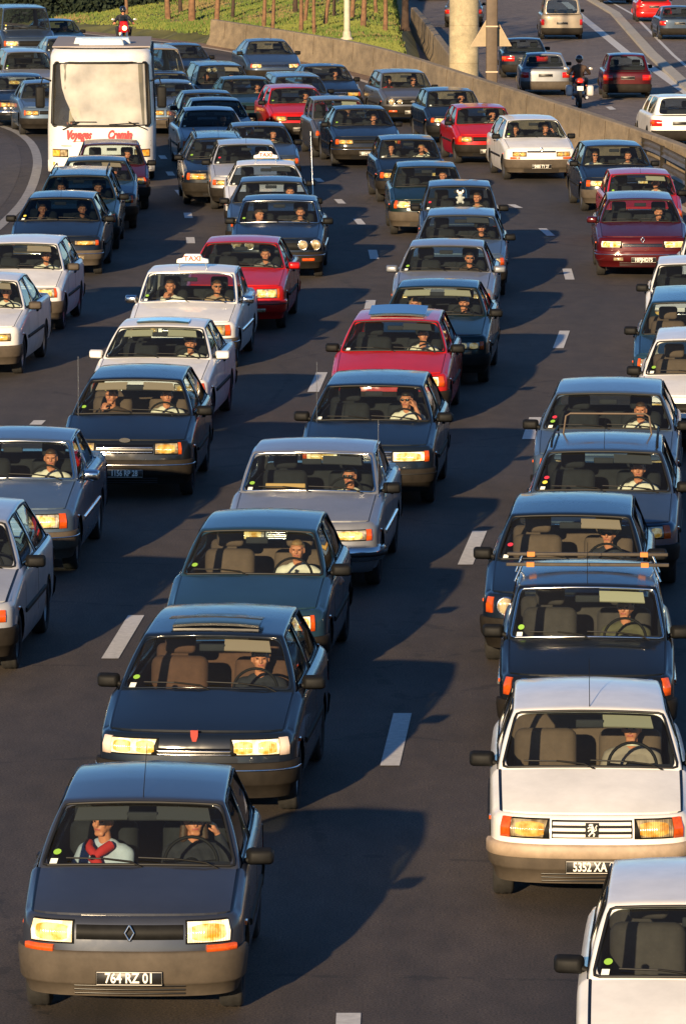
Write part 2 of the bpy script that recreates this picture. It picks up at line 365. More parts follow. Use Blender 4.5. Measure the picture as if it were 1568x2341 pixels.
# ---------------------------------------------------------------- wheels, seats and other shared pieces of a car
def tyre_mesh(r, w):
    return cached(('tyre', r, w), lambda: MB().lathe([(r-.10, -w/2+.01), (r-.03, -w/2), (r-.008, -w/2+.012), (r, -w/2+.03), (r-.004, -w/6), (r, -w/6+.008), (r, w/6-.008), (r-.004, w/6), (r, w/2-.03), (r-.008, w/2-.012), (r-.03, w/2), (r-.10, w/2-.01), (r-.10, -w/2+.01)], 30, 'x').mesh('tyre', TYRE))
def rim_mesh(r):
    def mk():
        m = MB().lathe([(.001, .05), (.03, .055), (.05, .035), (r-.15, .02), (r-.12, .045), (r-.10, .06), (r-.095, .062), (r-.10, 0), (r-.13, -.05)], 24, 'x')
        for k in range(8):
            a = k*math.pi/4; m.ell((.03, (r-.19)*math.cos(a), (r-.19)*math.sin(a)), (.014, .018, .018), 6, 4, 1)
        return m.mesh('rim', [CHR2, BLK])
    return cached(('rim', r), mk)
def rounded(x, y, z, bev):
    def mk():
        m = MB().box(-x/2, x/2, -y/2, y/2, -z/2, z/2); me = m.mesh('rounded', CAB); b = bmesh.new(); b.from_mesh(me)
        bmesh.ops.bevel(b, geom=b.edges[:], offset=bev, segments=3, affect='EDGES', profile=.5); b.to_mesh(me); b.free()
        for p in me.polygons: p.use_smooth = True
        return me
    return cached(('rnd', x, y, z, bev), mk)
def steering_mesh():
    def mk():
        m = MB(); m.tube([(.19*math.cos(a*math.pi/14), 0, .19*math.sin(a*math.pi/14)) for a in range(28)], .013, 8, closed=True)
        m.ell((0, .02, 0), (.06, .025, .045)); m.tube([(-.18, 0, .01), (-.05, .02, 0)], .016, 6); m.tube([(.18, 0, .01), (.05, .02, 0)], .016, 6); m.tube([(0, 0, -.18), (0, .02, -.04)], .016, 6)
        m.tube([(0, .03, 0), (0, -.25, -.12)], .03, 8)
        return m.mesh('steering_wheel', PLA)
    return cached('steer', mk)
def mirror_mesh(big=1.):
    def mk():
        me = rounded(.20, .09, .125, .035).copy()
        for v in me.vertices:
            if v.co.y < 0: v.co.x *= .9; v.co.z *= .82; v.co.y *= 1.35
            v.co += Vector((.13, 0, .02))
        return me
    return cached(('mir', big), mk)

# ---------------------------------------------------------------- the car builder
DEF = dict(W=1.66, L=4.0, H=1.39, yc=1.02, dy=.64, kind='hatch', wr=.59, zh=.74, zc=.93, bow=1., rake=.12, sh=.075, r=.285, tw=.165,
           paintm=None, bump='dark', bz=(.24, .50), lamps='rect', lx=(.42, .86), lz=(.55, .70), lens='LY', ind='side', grille='slats', gz=(.56, .69), plate=None, pox=0.,
           emblem=None, vis='', vcol=None, seats='dark', sunroof=None, rails=False, ant=None, mir='LR', mcol=None, glass='clear', trim='rub', stick='?', rear=False, wb=2.45, fa=.72, detail=2, lit=False, bars=False, fog=False)
CARS = {}
GT = {}
def build_car(key, name, label, cat, px, py, yaw=0., group='cars in the traffic jam', ref='ws', **kw):
    P = dict(DEF); P.update(kw); w = P['W']/2; L = P['L']; H = P['H']; kind = P['kind']; near = P['detail'] > 1
    zc, zh, yc = P['zc'], P['zh'], P['yc']; cb, tb = .09, .04
    yA = yc+cb; ywt = yc+P['dy']; zr = H-.055
    if kind == 'hatch': yrr, yRb, zd = L-.62, L-.17, zc+.0
    elif kind == 'sedan': yrr, yRb, zd = L-1.42, L-.92, zc+.01
    elif kind == 'fast': yrr, yRb, zd = L-1.30, L-.50, zc+.03
    else: yrr, yRb, zd = L-.30, L-.13, zc
    yRb = P.get('yRb', yRb); yrr = P.get('yrr', yrr)
    if P['rear']:
        hz = zd+.02; q = at(px, py, (H-.04 if ref == 'ws' else zd)+OZ)
        a = math.atan(pl(SLOPE2, q.y))+math.pi-R(yaw); loc_y = (yrr if ref == 'ws' else L)-L/2
    else:
        q = at(px, py, zr if ref == 'ws' else (zc if ref == 'cowl' else .62)); a = -math.atan(pl(SLOPE, q.y))+R(yaw)
        loc_y = {'ws': ywt, 'cowl': yc, 'lamp': .05}[ref]-L/2
    off = Matrix.Rotation(a, 3, 'Z') @ Vector((0, loc_y, 0))
    root = thing(name, label, cat, (q.x-off.x, q.y-off.y, OZ if P['rear'] else 0), a, group)
    body_m = P['paintm']; B = lambda m, n, mats, par=root, **k: m.build(n, mats, par, **k)
    sh = Matrix.Translation((0, -L/2, 0))
    ax1, ax2 = P['fa'], P['fa']+P['wb']; r = P['r']; ra = r+.045; zw = r
    c = L/2; tap = lambda y: 1-.035*abs((y-c)/c)**3
    # plan outline, front centre -> rear centre
    pf = [(0, 0), (.25, .004), (.5, .02), (.68, .048), (.82, .095), (.91, .15), (.965, .215), (.99, .29), (1.0, .37)]
    pr = [(1.0, .34), (.985, .20), (.94, .11), (.84, .05), (.6, .012), (.3, .002), (0, 0)]
    ys = {.37+.0, yA, yRb, L-.34}
    for axc in (ax1, ax2):
        for k in (-90, -72, -54, -36, -18, 0, 18, 36, 54, 72, 90): ys.add(axc+ra*math.sin(R(k)))
        ys.add(axc-ra-.02); ys.add(axc+ra+.02)
    for k in range(1, 8): ys.add(lerp(ax1+ra+.02, ax2-ra-.02, k/8))
    ys = sorted(y for y in ys if .37 < y < L-.34)
    plan = [(x*w*tap(y*P['bow']), y*P['bow']*1.0) for x, y in pf]
    plan = [(x, min(y, .37)) for x, y in plan]; plan[-1] = (w*tap(.37), .37); kf = len(plan)-1
    plan += [(w*tap(y), y) for y in ys]; plan += [(x*w*tap(L-y), L-y) for x, y in pr]
    arc = [0.]
    for (x0, y0), (x1, y1) in zip(plan, plan[1:]): arc.append(arc[-1]+math.hypot(x1-x0, y1-y0))
    def nrm(i):
        x0, y0 = plan[max(0, i-1)]; x1, y1 = plan[min(len(plan)-1, i+1)]; d = math.hypot(x1-x0, y1-y0) or 1
        return ((y1-y0)/d, -(x1-x0)/d)
    N = [nrm(i) for i in range(len(plan))]; N[0] = (0, -1); N[-1] = (0, 1)
    yk = plan[kf][1]
    def ztop(y):
        if y <= yk: return zh
        if y <= yA: return zh+(zc-zh)*((y-yk)/(yA-yk))**.85
        if y <= yRb: return lerp(zc, zd, (y-yA)/(yRb-yA))
        return lerp(zd, zd-P.get('tail', .03), (y-yRb)/(L-yRb))
    def zbot(y):
        for axc in (ax1, ax2):
            if abs(y-axc) <= ra+1e-6: return zw+math.sqrt(max(0, ra*ra-(y-axc)**2))*.97
        return .20 if ax1 < y < ax2 else .24
    def inset(z, zt):
        d = zt-z; return pl([(0, P['sh']), (.018, P['sh']*.52), (.05, P['sh']*.2), (.11, P['sh']*.06), (.25, 0)], d)+pl([(.18, .05), (.30, .012), (.42, 0)], z)
    def surf(aa, z, off=0.):
        s = 1 if aa >= 0 else -1; aa = min(abs(aa), arc[-1]-1e-6); i = 0
        while arc[i+1] < aa: i += 1
        t = (aa-arc[i])/(arc[i+1]-arc[i]); x = lerp(plan[i][0], plan[i+1][0], t); y = lerp(plan[i][1], plan[i+1][1], t)
        nx = lerp(N[i][0], N[i+1][0], t); ny = lerp(N[i][1], N[i+1][1], t); q = off-inset(z, ztop(y))
        return Vector((s*(x+nx*q), y+ny*q+P['rake']*max(0, z-.5)*max(0, -ny)-L/2, z))
    # lower body shell
    cols = list(range(len(plan))); m = MB(); rows = []
    for j in range(10):
        row = []
        for sgn, idx in ((1, cols), (-1, cols[-2:0:-1])):
            for i in idx:
                x, y = plan[i]; zt = ztop(y); zb = zbot(y)
                z = (zt, zt-.018, zt-.05, zt-.11)[j] if j < 4 else lerp(zt-.11, zb, (j-3)/6)
                row.append(surf(sgn*arc[i], z))
        rows.append(row)
    top = rows[0]; nC = len(cols)
    m.grid(rows[::-1], loop=True)
    def ring(i): return top[i]                     # right side column i on the shoulder line
    def mir(p): return Vector((-p.x, p.y, p.z))
    fr = [mir(ring(i)) for i in range(kf, 0, -1)]+[ring(i) for i in range(kf+1)]
    us = [p.x/ring(kf).x for p in fr]
    iA = min(range(kf, nC), key=lambda i: abs(plan[i][1]-yA)); iR = min(range(kf, nC), key=lambda i: abs(plan[i][1]-yRb))
    def frontY(u):
        return pl([(p.x/ring(kf).x, p.y) for p in fr], u)
    sideX = [(plan[i][1]-L/2, ring(i).x) for i in range(kf, iA+1)]; y0s, y1s = sideX[0][0], sideX[-1][0]
    def hoodpt(u, s, dz=0.):
        ye = lerp(y0s, y1s, s); xe = pl(sideX, ye)
        y = lerp(frontY(u), y1s-cb*(1-u*u), s) if s > 0 else frontY(u)
        return Vector((u*xe, y, ztop(ye+L/2)+(.006+.026*s)*(1-u**2)**.8*(1 if s > 0 else 0)+dz)) if abs(u) < 1 else Vector((u*xe, ye, ztop(ye+L/2)+dz))
    g = [fr]
    for i in range(kf+1, iA+1):
        s = (plan[i][1]-L/2-y0s)/(y1s-y0s); row = [hoodpt(u, s, -.03 if (abs(u) < .95) else 0.) for u in us]; row[0] = mir(ring(i)); row[-1] = ring(i); g.append(row)
    m.grid(g, 1, skip=lambda r_, c_: not (abs((us[c_]+us[c_+1])/2) < .975 and (r_ == 0 or abs((us[c_]+us[c_+1])/2) > .90)))
    m.grid(g, 0, skip=lambda r_, c_: (abs((us[c_]+us[c_+1])/2) < .975 and (r_ == 0 or abs((us[c_]+us[c_+1])/2) > .90)))
    def deckpt(u, s):
        i0 = plan[iR][1]-L/2; i1 = plan[-len(pr)][1]-L/2
        if i1 < i0+.02: i1 = i0+.02
        ye = lerp(i0, i1, s); xe = pl([(plan[i][1]-L/2, ring(i).x) for i in range(iR, nC-len(pr)+1)] or [(0, ring(iR).x)], ye)
        yb = L/2-.075-inset(0, 0)*0-.10*abs(u)**3
        return Vector((u*xe, lerp(i0+.06*(1-u*u), yb, s), ztop(ye+L/2)+.015*(1-u*u)))
    g = [[deckpt(u/6, s/5) for u in range(-6, 7)] for s in range(6)]; m.grid(g)
    body = B(m, 'body', [body_m, BLK], merge=.0004, outward=True, up=False)
    for p in body.data.polygons: p.use_smooth = True
    rs_ = random.Random(name+label)
    if P['stick'] == '?': P['stick'] = rs_.choice(['gw', 'w', 'g', '', 'wr', 'yw', 'gw', ''])
    # bonnet
    if near or P['detail'] == 1:
        H1 = [[hoodpt(u/8*.953, lerp(.022, .965, s/8), .003) for u in range(-8, 9)] for s in range(9)]
        B(MB().slab(H1, [[p-Vector((0, 0, .018)) for p in rw] for rw in H1]), 'bonnet', body_m)
    # greenhouse
    xr, xb = P['wr'], ring(iA).x-.004; xRr = P.get('wrr', xr*.97); xRb = ring(iR).x-.004
    yT, yTR = ywt+tb-L/2, yrr-L/2; yBs, yBR = yA-L/2, yRb-L/2
    ft = [0, .05, .18, .34, .40, .65, .9, 1]; fb = [0, .06, .25, .45, .50, .70, .90, 1]
    if kind in ('estate', 'van'): fb = [0, .06, .22, .40, .44, .70, .93, 1]
    uF = [-1, -.955, -.7, -.35, 0, .35, .7, .955, 1]; uR = [-1, -.87, -.5, 0, .5, .87, 1]
    V = [0, .05, .35, .65, .935, 1]
    zs = lambda f: zr-.018+(H-zr+.0)*math.sin(math.pi*min(1, f*.62+.06))-(.06 if kind in ('hatch', 'fast', 'sedan') else 0)*max(0, f-.75)/.25*.5
    def Bf(u): return Vector((u*xb, yBs-cb*(1-u*u)-.01, zc+.028*(1-u**2)**.8-.012))
    def Tf(u): return Vector((u*xr, yT-tb*(1-u*u), zs(0)+.026*(1-u*u)))
    def Bs(f): return Vector((pl([(plan[i][1]-L/2, ring(i).x-.004) for i in range(iA, iR+1)], lerp(yBs, yBR, f)), lerp(yBs, yBR, f), ztop(lerp(yBs, yBR, f)+L/2)-.012))
    def Ts(f): return Vector((lerp(xr, xRr, f), lerp(yT, yTR, f), zs(f)))
    def Br(u): return Vector((u*xRb, yBR+.06*(1-u*u), zd+.012*(1-u*u)-.012))
    def Tr(u): return Vector((u*xRr, yTR+.05*(1-u*u), zs(1)+.022*(1-u*u)))
    def gp(seg, u, v, off=0.):
        if seg == 'F': b, t, n = Bf(u), Tf(u), Vector((.1*u, -.55, .83))
        elif seg == 'R': b, t, n = Br(u), Tr(u), Vector((.1*u, .7, .7))
        else: b, t, n = Bs(u), Ts(u) if seg == 'S' else Ts(u), Vector((.95, 0, .3))
        p = b.lerp(t, v)+n*(off+.012*4*v*(1-v)*(1 if seg == 'F' else 1.6))
        return p
    def gs(fbv, ftv, v, off=0., s=1):
        b, t = Bs(fbv), Ts(ftv); p = b.lerp(t, v)+Vector((.95, 0, .3))*(off+.02*4*v*(1-v)); return Vector((s*p.x, p.y, p.z))
    rowsF = []
    for v in V:
        row = [gp('F', u, v) for u in uF[:-1]]+[gs(fb[i], ft[i], v) for i in range(7)]+[gp('R', u, v) for u in reversed(uR[1:])]+[gs(fb[i], ft[i], v, s=-1) for i in range(7, 0, -1)]
        row[0] = gs(0, 0, v, s=-1); rowsF.append(row)
    nF, nS, nR = 8, 7, 6; win = set(range(1, 7))|{nF+1, nF+2, nF+4, nF+5}|{nF+nS+i for i in range(1, 5)}|{nF+nS+nR+1, nF+nS+nR+2, nF+nS+nR+4, nF+nS+nR+5}
    if kind == 'panelvan': win -= {nF+4, nF+5, nF+nS+nR+1, nF+nS+nR+2}
    m = MB(); m.grid(rowsF, loop=True, skip=lambda rr, cc: 1 <= rr <= 3 and cc in win)
    roof = []
    hole = P['sunroof'] == 'open'
    for f in ft:
        s = Ts(f); roof.append([Vector((u*s.x, lerp(Tf(u).y, Tr(u).y, f), s.z+lerp(.026, .022, f)*(1-u*u)+.012*math.sin(math.pi*f)*(1-u**4))) for u in uF])
    # make the rear row of the roof agree with the rear header columns
    roof[-1] = [Vector((u*xRr, Tr(u).y, Tr(u).z)) for u in uF]
    m.grid(roof[:-1]); m2 = roof[-2:]
    m.grid(m2)
    fo = B(m, 'roof', body_m, merge=.0006, outward=True, up=True)
    so_ = fo.modifiers.new('solid', 'SOLIDIFY'); so_.thickness = .026; so_.offset = -1; subs(fo, 2 if near else 1)
    for p in fo.data.polygons: p.use_smooth = True
    gm = G_DARK if P['glass'] == 'dark' else G_CLEAR
    ws = B(MB().grid([[gp('F', u, v, -.012) for u in [x/8*.972 for x in range(-8, 9)]] for v in (.03, .25, .5, .75, .955)]), 'windscreen', gm)
    B(MB().grid([[gp('R', u, v, -.012) for u in [x/6*.9 for x in range(-6, 7)]] for v in (.03, .5, .955)]), 'rear_window', gm)
    for s in (1, -1):
        for i0, i1 in ((1, 3), (4, 6)):
            if kind == 'panelvan' and i0 == 4: continue
            B(MB().grid([[gs(lerp(fb[i0], fb[i1], t)+(t-.5)*.01, lerp(ft[i0], ft[i1], t)+(t-.5)*.01, v, -.014, s) for t in (0, .5, 1)] for v in (.03, .5, .955)]), 'side_window', gm)
    # rubber or chrome surround of the windscreen
    tm = {'rub': RUB, 'chr': CHR, 'body': body_m}[P['trim']]
    lo, hi, e = .05, .935, .958
    path = [(u, lo) for u in (-.90, -.6, -.2, .2, .6, .90)]+[(e-.012, lo+.02), (e, lo+.08), (e, .4), (e, .7), (e, hi-.09), (e-.012, hi-.02), (e-.06, hi)]+[(u, hi) for u in (.6, .2, -.2, -.6)]+[(-e+.06, hi), (-e+.012, hi-.02), (-e, hi-.09), (-e, .7), (-e, .4), (-e, lo+.08), (-e+.012, lo+.02)]
    B(MB().tube([gp('F', u, v, .002) for u, v in path], .011 if P['trim'] != 'body' else .006, 6, closed=True), 'windscreen_surround', tm)
    if near and P['detail'] > 1:
        for s in (1, -1):
            for i0, i1 in ((1, 3), (4, 6)):
                if kind == 'panelvan' and i0 == 4: continue
                pts = [gs(fb[i0], ft[i0], .05, .003, s), gs(fb[i0], ft[i0], .935, .003, s), gs(fb[i1], ft[i1], .935, .003, s), gs(fb[i1], ft[i1], .05, .003, s)]
                B(MB().tube(pts, .008, 5, closed=True), 'window_seal', tm if P['trim'] == 'chr' else RUB)
    # cabin: tub, dashboard, seats, wheel
    xi = xb-.07; m = MB()
    m.box(-w*.9, w*.9, yBs+.02, yBR-.02, .20, .24); m.box(-xi-.02, -xi, yBs, yBR, .22, zc-.03); m.box(xi, xi+.02, yBs, yBR, .22, zc-.03); m.box(-xi, xi, yBs-.07, yBs-.02, .2, zc-.03); m.box(-xi, xi, yBR-.06, yBR-.02, .2, zc-.02)
    m.box(-w*.86, w*.86, -L/2+.25, yBs-.05, .26, .56); m.box(-w*.86, w*.86, yBR-.02, L/2-.22, .26, .6)
    for axc in (ax1, ax2):
        m.box(-w*.93, w*.93, axc-L/2-.06, axc-L/2+.06, zw-.04, zw+.04)
    B(m, 'floor_pan', CAB)
    d0 = [[Vector((u*xi, yBs-cb*(1-u*u)+.02, zc-.035)) for u in (-1, -.5, 0, .5, 1)], [Vector((u*xi, yBs+.16, zc-.03+(.05 if u > 0 else 0))) for u in (-1, -.5, 0, .5, 1)], [Vector((u*xi, yBs+.30, zc-.05+(.03 if u > 0 else 0))) for u in (-1, -.5, 0, .5, 1)], [Vector((u*xi, yBs+.33, zc-.3)) for u in (-1, -.5, 0, .5, 1)]]
    B(MB().slab(d0, [[p+Vector((0, -.02, -.06)) for p in rw] for rw in d0]), 'dashboard', mat('dashboard_trim', (.035, .035, .04), .75))
    sx = .36*w/.83; sm_ = {'grey': SEATG, 'beige': SEATB, 'dark': SEATD, 'brown': SEATR}[P['seats']]
    hy = yBs+1.00
    for s in (-1, 1):
        st = link('seat', rounded(.50, .16, .60, .075), root, (s*sx, hy+.25, .74), (R(-14), 0, 0), mats=[sm_])
        link('seat_cushion', rounded(.50, .52, .16, .06), st, Matrix.Rotation(R(14), 3, 'X') @ Vector((0, -.25, -.37)), (R(14), 0, 0), mats=[sm_])
        if P.get('heads', True): link('headrest', rounded(.27, .10, .19, .045), st, (0, .0, .415), (R(4), 0, 0), mats=[sm_])
    if P['detail'] >= 1 and kind != 'panelvan':
        link('rear_seat', rounded(xi*1.9, .16, .58, .06), root, (0, min(hy+1.05, yBR-.25), .74), (R(-14), 0, 0), mats=[sm_])
    link('steering_wheel', steering_mesh(), root, (sx, hy-.50, .865), (R(-24), 0, 0))
    if P['detail'] >= 1:
        link('rear_view_mirror', rounded(.22, .03, .065, .012), root, gp('F', 0, .80, -.05))
    for side, s in (('P', -1), ('D', 1)):
        if side in P['vis']:
            A = [[gp('F', s*u, v, -.035) for u in (.17, .45, .80)] for v in (.93, .84, .735)]
            o = B(MB().slab(A, [[p+Vector((0, .012, -.01)) for p in rw] for rw in A]), 'sun_visor', P['vcol'] or VIS)
    # mirrors, wipers, stickers, aerial
    for side, s in (('L', -1), ('R', 1)):
        if side in P['mir']:
            p = gs(.10, .1, .10, .0, s); o = link('door_mirror', mirror_mesh(), root, (p.x-.0*s, p.y, p.z-.02), (0, 0, R(8)*s), (s, 1, 1), mats=[P['mcol'] or PLA])
            MB().tube([(0, 0, -.02), (.06, 0, .0)], .025, 6).build('mirror_arm', PLA, o)
    if P['detail'] >= 1:
        for u0 in ((.05, .78) if P.get('wip', 2) == 2 else (-.05,)):
            pts = [gp('F', u0, -.02, .02), gp('F', u0-.12, .05, .03), gp('F', u0-.42, .10, .025)]
            o = B(MB().tube(pts, .007, 5), 'wiper', PLA); MB().tube([gp('F', u0-.78, .135, .008), gp('F', u0-.40, .10, .022), gp('F', u0-.10, .07, .008)], .007, 5).build('wiper_blade', RUB, o)
    if P['stick'] and P['detail'] >= 1:
        for k, ch in enumerate(P['stick']):
            col_ = {'g': GRN, 'w': WHS, 'r': REDS, 'y': YELS}[ch]; v0 = .235 if ch != 'w' else .10
            if ch == 'r': v0 = .34
            cpt = gp('F', -.86+.05*v0, v0, .001-.008); ex = Vector((1, 0, 0)); ey = (gp('F', -.86, v0+.1)-gp('F', -.86, v0)).normalized(); nn = ex.cross(ey).normalized()
            poly = [(.028*math.cos(t*math.pi/6), .028*math.sin(t*math.pi/6)) for t in range(12)] if ch != 'w' else [(-.025, -.03), (.025, -.03), (.025, .03), (-.025, .03)]
            vv = [cpt+ex*a_+ey*b_+nn*.006 for a_, b_ in poly]; MB().add(vv, [tuple(range(len(vv)))]).build('sticker', col_, ws)
    if P['ant'] == 'roof':
        p = Tf(0); B(MB().tube([p+Vector((0, .03, -.01)), p+Vector((0, .05, .03)), p+Vector((0, .45, .32))], .004, 5, r1=.0025), 'aerial', PLA)
    elif P['ant'] == 'wing':
        p = ring(iA-2); B(MB().tube([p, p+Vector((.0, .02, .85))], .006, 5, r1=.003), 'aerial', CHR)
    elif P['ant'] == 'tail':
        p = ring(iR); B(MB().tube([p+Vector((.02, 0, -.05)), p+Vector((-.03, .25, 1.25))], .010, 5, r1=.006), 'aerial', CHR)
    elif P['ant'] == 'hood':
        p = mir(ring(iA-1)); p = Vector((p.x+.1, p.y, p.z)); B(MB().tube([p, p+Vector((.0, .02, .75))], .005, 5, r1=.003), 'aerial', CHR)
    if P['sunroof']:
        zt_ = Ts(.3).z+.052; yy0, yy1 = lerp(yT, yTR, .10), lerp(yT, yTR, .46)
        gl = mat('sunroof_glass', (.02, .05, .08), .08, coat=1)
        if P['sunroof'] == 'glass':
            A = [[Vector((u*.36, y, zt_-.020*u*u+.004)) for u in (-1, -.5, 0, .5, 1)] for y in (yy0, yy1)]
            bevel(B(MB().slab(A, [[p-Vector((0, 0, .02)) for p in rw] for rw in A]), 'sunroof', gl), .012)
        else:
            lift = .07 if P['sunroof'] == 'lift' else .045
            A = [[Vector((u*.40, lerp(yy0, yy1, t), zt_-.020*u*u+(.012+lift*t))) for u in (-1, -.5, 0, .5, 1)] for t in (0, 1)]
            if P['sunroof'] == 'lip': A = [[Vector((u*.40, lerp(yy0, yy1, t*.4), zt_-.020*u*u+(.055-.02*t))) for u in (-1, -.5, 0, .5, 1)] for t in (0, 1)]
            bevel(B(MB().slab(A, [[p-Vector((0, 0, .012)) for p in rw] for rw in A]), 'sunroof', gl if P['sunroof'] == 'lift' else body_m), .004)
            A = [[Vector((u*.37, y, zt_-.020*u*u-.006)) for u in (-1, -.5, 0, .5, 1)] for y in (yy0, yy1)]
            B(MB().slab(A, [[p-Vector((0, 0, .02)) for p in rw] for rw in A]), 'sunroof_opening', BLK)
    if P['rails']:
        for s in (1, -1):
            pts = [Vector((s*lerp(xr, xRr, f)*.93, lerp(yT, yTR, f), zs(f)+(.03 if f in (0.03, .97) else .075))) for f in (.03, .08, .5, .92, .97)]
            B(MB().tube(pts, .014, 6), 'roof_rail', PLA)
    if P['bars']:
        for f in (.18, .72):
            zt_ = zs(f)+.14
            bb = B(MB().box(-.62, .62, lerp(yT, yTR, f)-.02, lerp(yT, yTR, f)+.02, zt_, zt_+.025), 'roof_bar', CHR)
            for s in (1, -1): MB().tube([(s*.58, lerp(yT, yTR, f), zt_), (s*.60, lerp(yT, yTR, f), zs(f)-.03)], .018, 5).build('bar_foot', PLA, bb)
    # ---------------- nose
    def wrap(a0, a1, prof, n=10):
        m_ = MB(); g_ = [[surf(lerp(a0, a1, k/n), z, o_) for k in range(n+1)] for z, o_ in prof]; m_.grid(g_)
        for cc in (0, -1): m_.add([rw[cc] for rw in g_], [tuple(range(len(g_)))], 0, False)
        return m_
    def patch(a0, a1, z0, z1, off=.012, n=6, back=-.03): return wrap(a0, a1, [(z0, back), (z0, off), ((z0+z1)/2, off+.003), (z1, off), (z1, back)], n)
    def ap(frac):                                   # fraction of half width -> arc length
        i = 0; X = frac*w*.985
        while i < kf and plan[i+1][0] < X: i += 1
        t = (X-plan[i][0])/max(1e-6, plan[i+1][0]-plan[i][0]); return lerp(arc[i], arc[i+1], min(1, t))
    bz0, bz1 = P['bz']; aw = arc[kf]+max(0., (ax1-ra-.03-plan[kf][1])); bc = {'dark': PDARK, 'grey': PGREY, 'body': body_m, 'black': PLA, 'chrome': CHR}[P['bump']]
    if P['bump'] == 'chrome':
        bo = wrap(-aw, aw, [(bz0+.10, -.02), (bz0+.10, .05), (bz0+.15, .075), (bz1-.04, .075), (bz1, .05), (bz1, -.03)], 26).build('front_bumper', CHR, root, sharp=40)
        wrap(-aw, aw, [(bz0+.14, .0), (bz0+.15, .09), (bz1-.05, .09), (bz1-.04, .0)], 26).build('bumper_strip', RUB, bo)
        wrap(-ap(.95), ap(.95), [(.20, -.05), (.22, .01), (bz0+.10, .02)], 20).build('front_valance', body_m, root)
    else:
        bo = wrap(-aw, aw, [(.19, -.06), (.20, .004), (bz0+.06, .009), (bz0+.065, .020), (bz0+.085, .030), (bz1-.05, .034), (bz1-.012, .030), (bz1, .022), (bz1+.003, -.04)], 30).build('front_bumper', bc, root, sharp=50)
        if P.get('bstrip') == 'tan': wrap(-aw, aw, [(bz1-.10, .01), (bz1-.095, .040), (bz1-.012, .038), (bz1+.006, .026), (bz1+.007, -.03)], 30).build('bumper_strip', mat('tan_bumper_top', (.36, .27, .19), .6, var=.2), bo)  # sunlit upper part of the bumper painted on as a tan strip
        elif P.get('bstrip'): wrap(-aw, aw, [(bz1-.070, .01), (bz1-.066, .037), (bz1-.052, .037), (bz1-.048, .01)], 30).build('bumper_strip', {'chr': CHR, 'rub': RUB, 'tan': mat('tan_bumper_top', (.36, .27, .19), .6, var=.2), 'red': MATS.get('red_trim') or mat('red_trim', (.5, .03, .02), .4)}[P['bstrip']], bo)
        if near:
            for k in range(3): patch(-ap(.5), ap(.5), .215+k*.028, .228+k*.028, .013, 8, -.02).build('air_slot', BLK, bo)
    lens = {'LY': LY, 'LW': LW, 'LIT': LGLINT}[P['lens']]; lx0, lx1 = P['lx']; lz0, lz1 = P['lz']
    for s in (1, -1):
        if P['rear']: break
        if P['lamps'] == 'rect':
            hd = patch(s*ap(lx0), s*ap(lx1), lz0, lz1, .016).build('headlight', PLA if P.get('hframe', 1) else CHR, root)
            g0 = ap(lx0)+.012; g1 = ap(lx1)-.006; sl_ = P.get('slant', .0)
            pr_ = [(lz0+.010, .0), (lz0+.012, .022), ((lz0+lz1)/2, .030), (lz1-.010, .022), (lz1-.008, .0)]
            mm = MB(); gg = [[surf(s*(lerp(g0, g1, k/6)+(sl_*(1-k/6)*(1-(z-lz0)/(lz1-lz0)))), z, o_) for k in range(7)] for z, o_ in pr_]; mm.grid(gg)
            mm.build('lens', lens, hd)
            if near or P['detail'] == 1:
                ncell = P.get('cells', 1)
                for cidx in range(ncell):
                    h0, h1 = lerp(g0, g1, (cidx+.10)/ncell), lerp(g0, g1, (cidx+.86)/ncell)
                    mk_ = MB(); mk_.grid([[surf(s*lerp(h0, h1, k/6), lerp(lz0, lz1, v_)+(.5-v_)*.3*(lz1-lz0)*abs(k/3-1)**2.5, .0345 if v_ not in (.12, .86) else .026) for k in range(7)] for v_ in (.12, .3, .5, .68, .86)])
                    mk_.build('reflector', LREF if P['lens'] == 'LY' else LREFW, hd)
        else:
            for fx, rr in P['rounds']:
                cpt = surf(s*ap(fx), (lz0+lz1)/2, .02)
                hd = MB().lathe([(rr+.012, .03), (rr+.012, -.012), (rr+.002, -.016), (rr, .0)], 20, 'y', cpt).build('headlight', CHR, root)
                MB().lathe([(rr, -.004), (rr*.8, -.016), (rr*.4, -.024), (.001, -.027)], 20, 'y', cpt).build('lens', lens, hd)
        ii = P['ind']
        if ii == 'side': patch(s*(ap(lx1)+.006), s*(ap(lx1)+P.get('iw', .09)), lz0, lz1, .018, 4).build('indicator', LO, root)
        elif ii == 'white': patch(s*(ap(lx1)+.006), s*(ap(lx1)+.10), lz0, lz1, .018, 4).build('indicator', LWH, root)
        elif ii == 'below': patch(s*ap(lx0+.18), s*(ap(lx1)+.05), lz0-.055, lz0-.012, .03, 4).build('indicator', LO, root)
        elif ii == 'bumper': patch(s*ap(.55), s*ap(.80), bz1-.16, bz1-.11, .040, 4, .01).build('indicator', LO, root)
        if P['fog']: patch(s*ap(.42), s*ap(.62), bz0+.08, bz0+.14, .040, 4, .01).build('fog_lamp', LY, root)
        patch(s*(arc[kf]+.20), s*(arc[kf]+.26), .60, .63, .01, 2).build('side_repeater', LO, root) if near else None
    gx = P.get('gx', lx0-.02); gz0, gz1 = P['gz']; GM = P['grille']
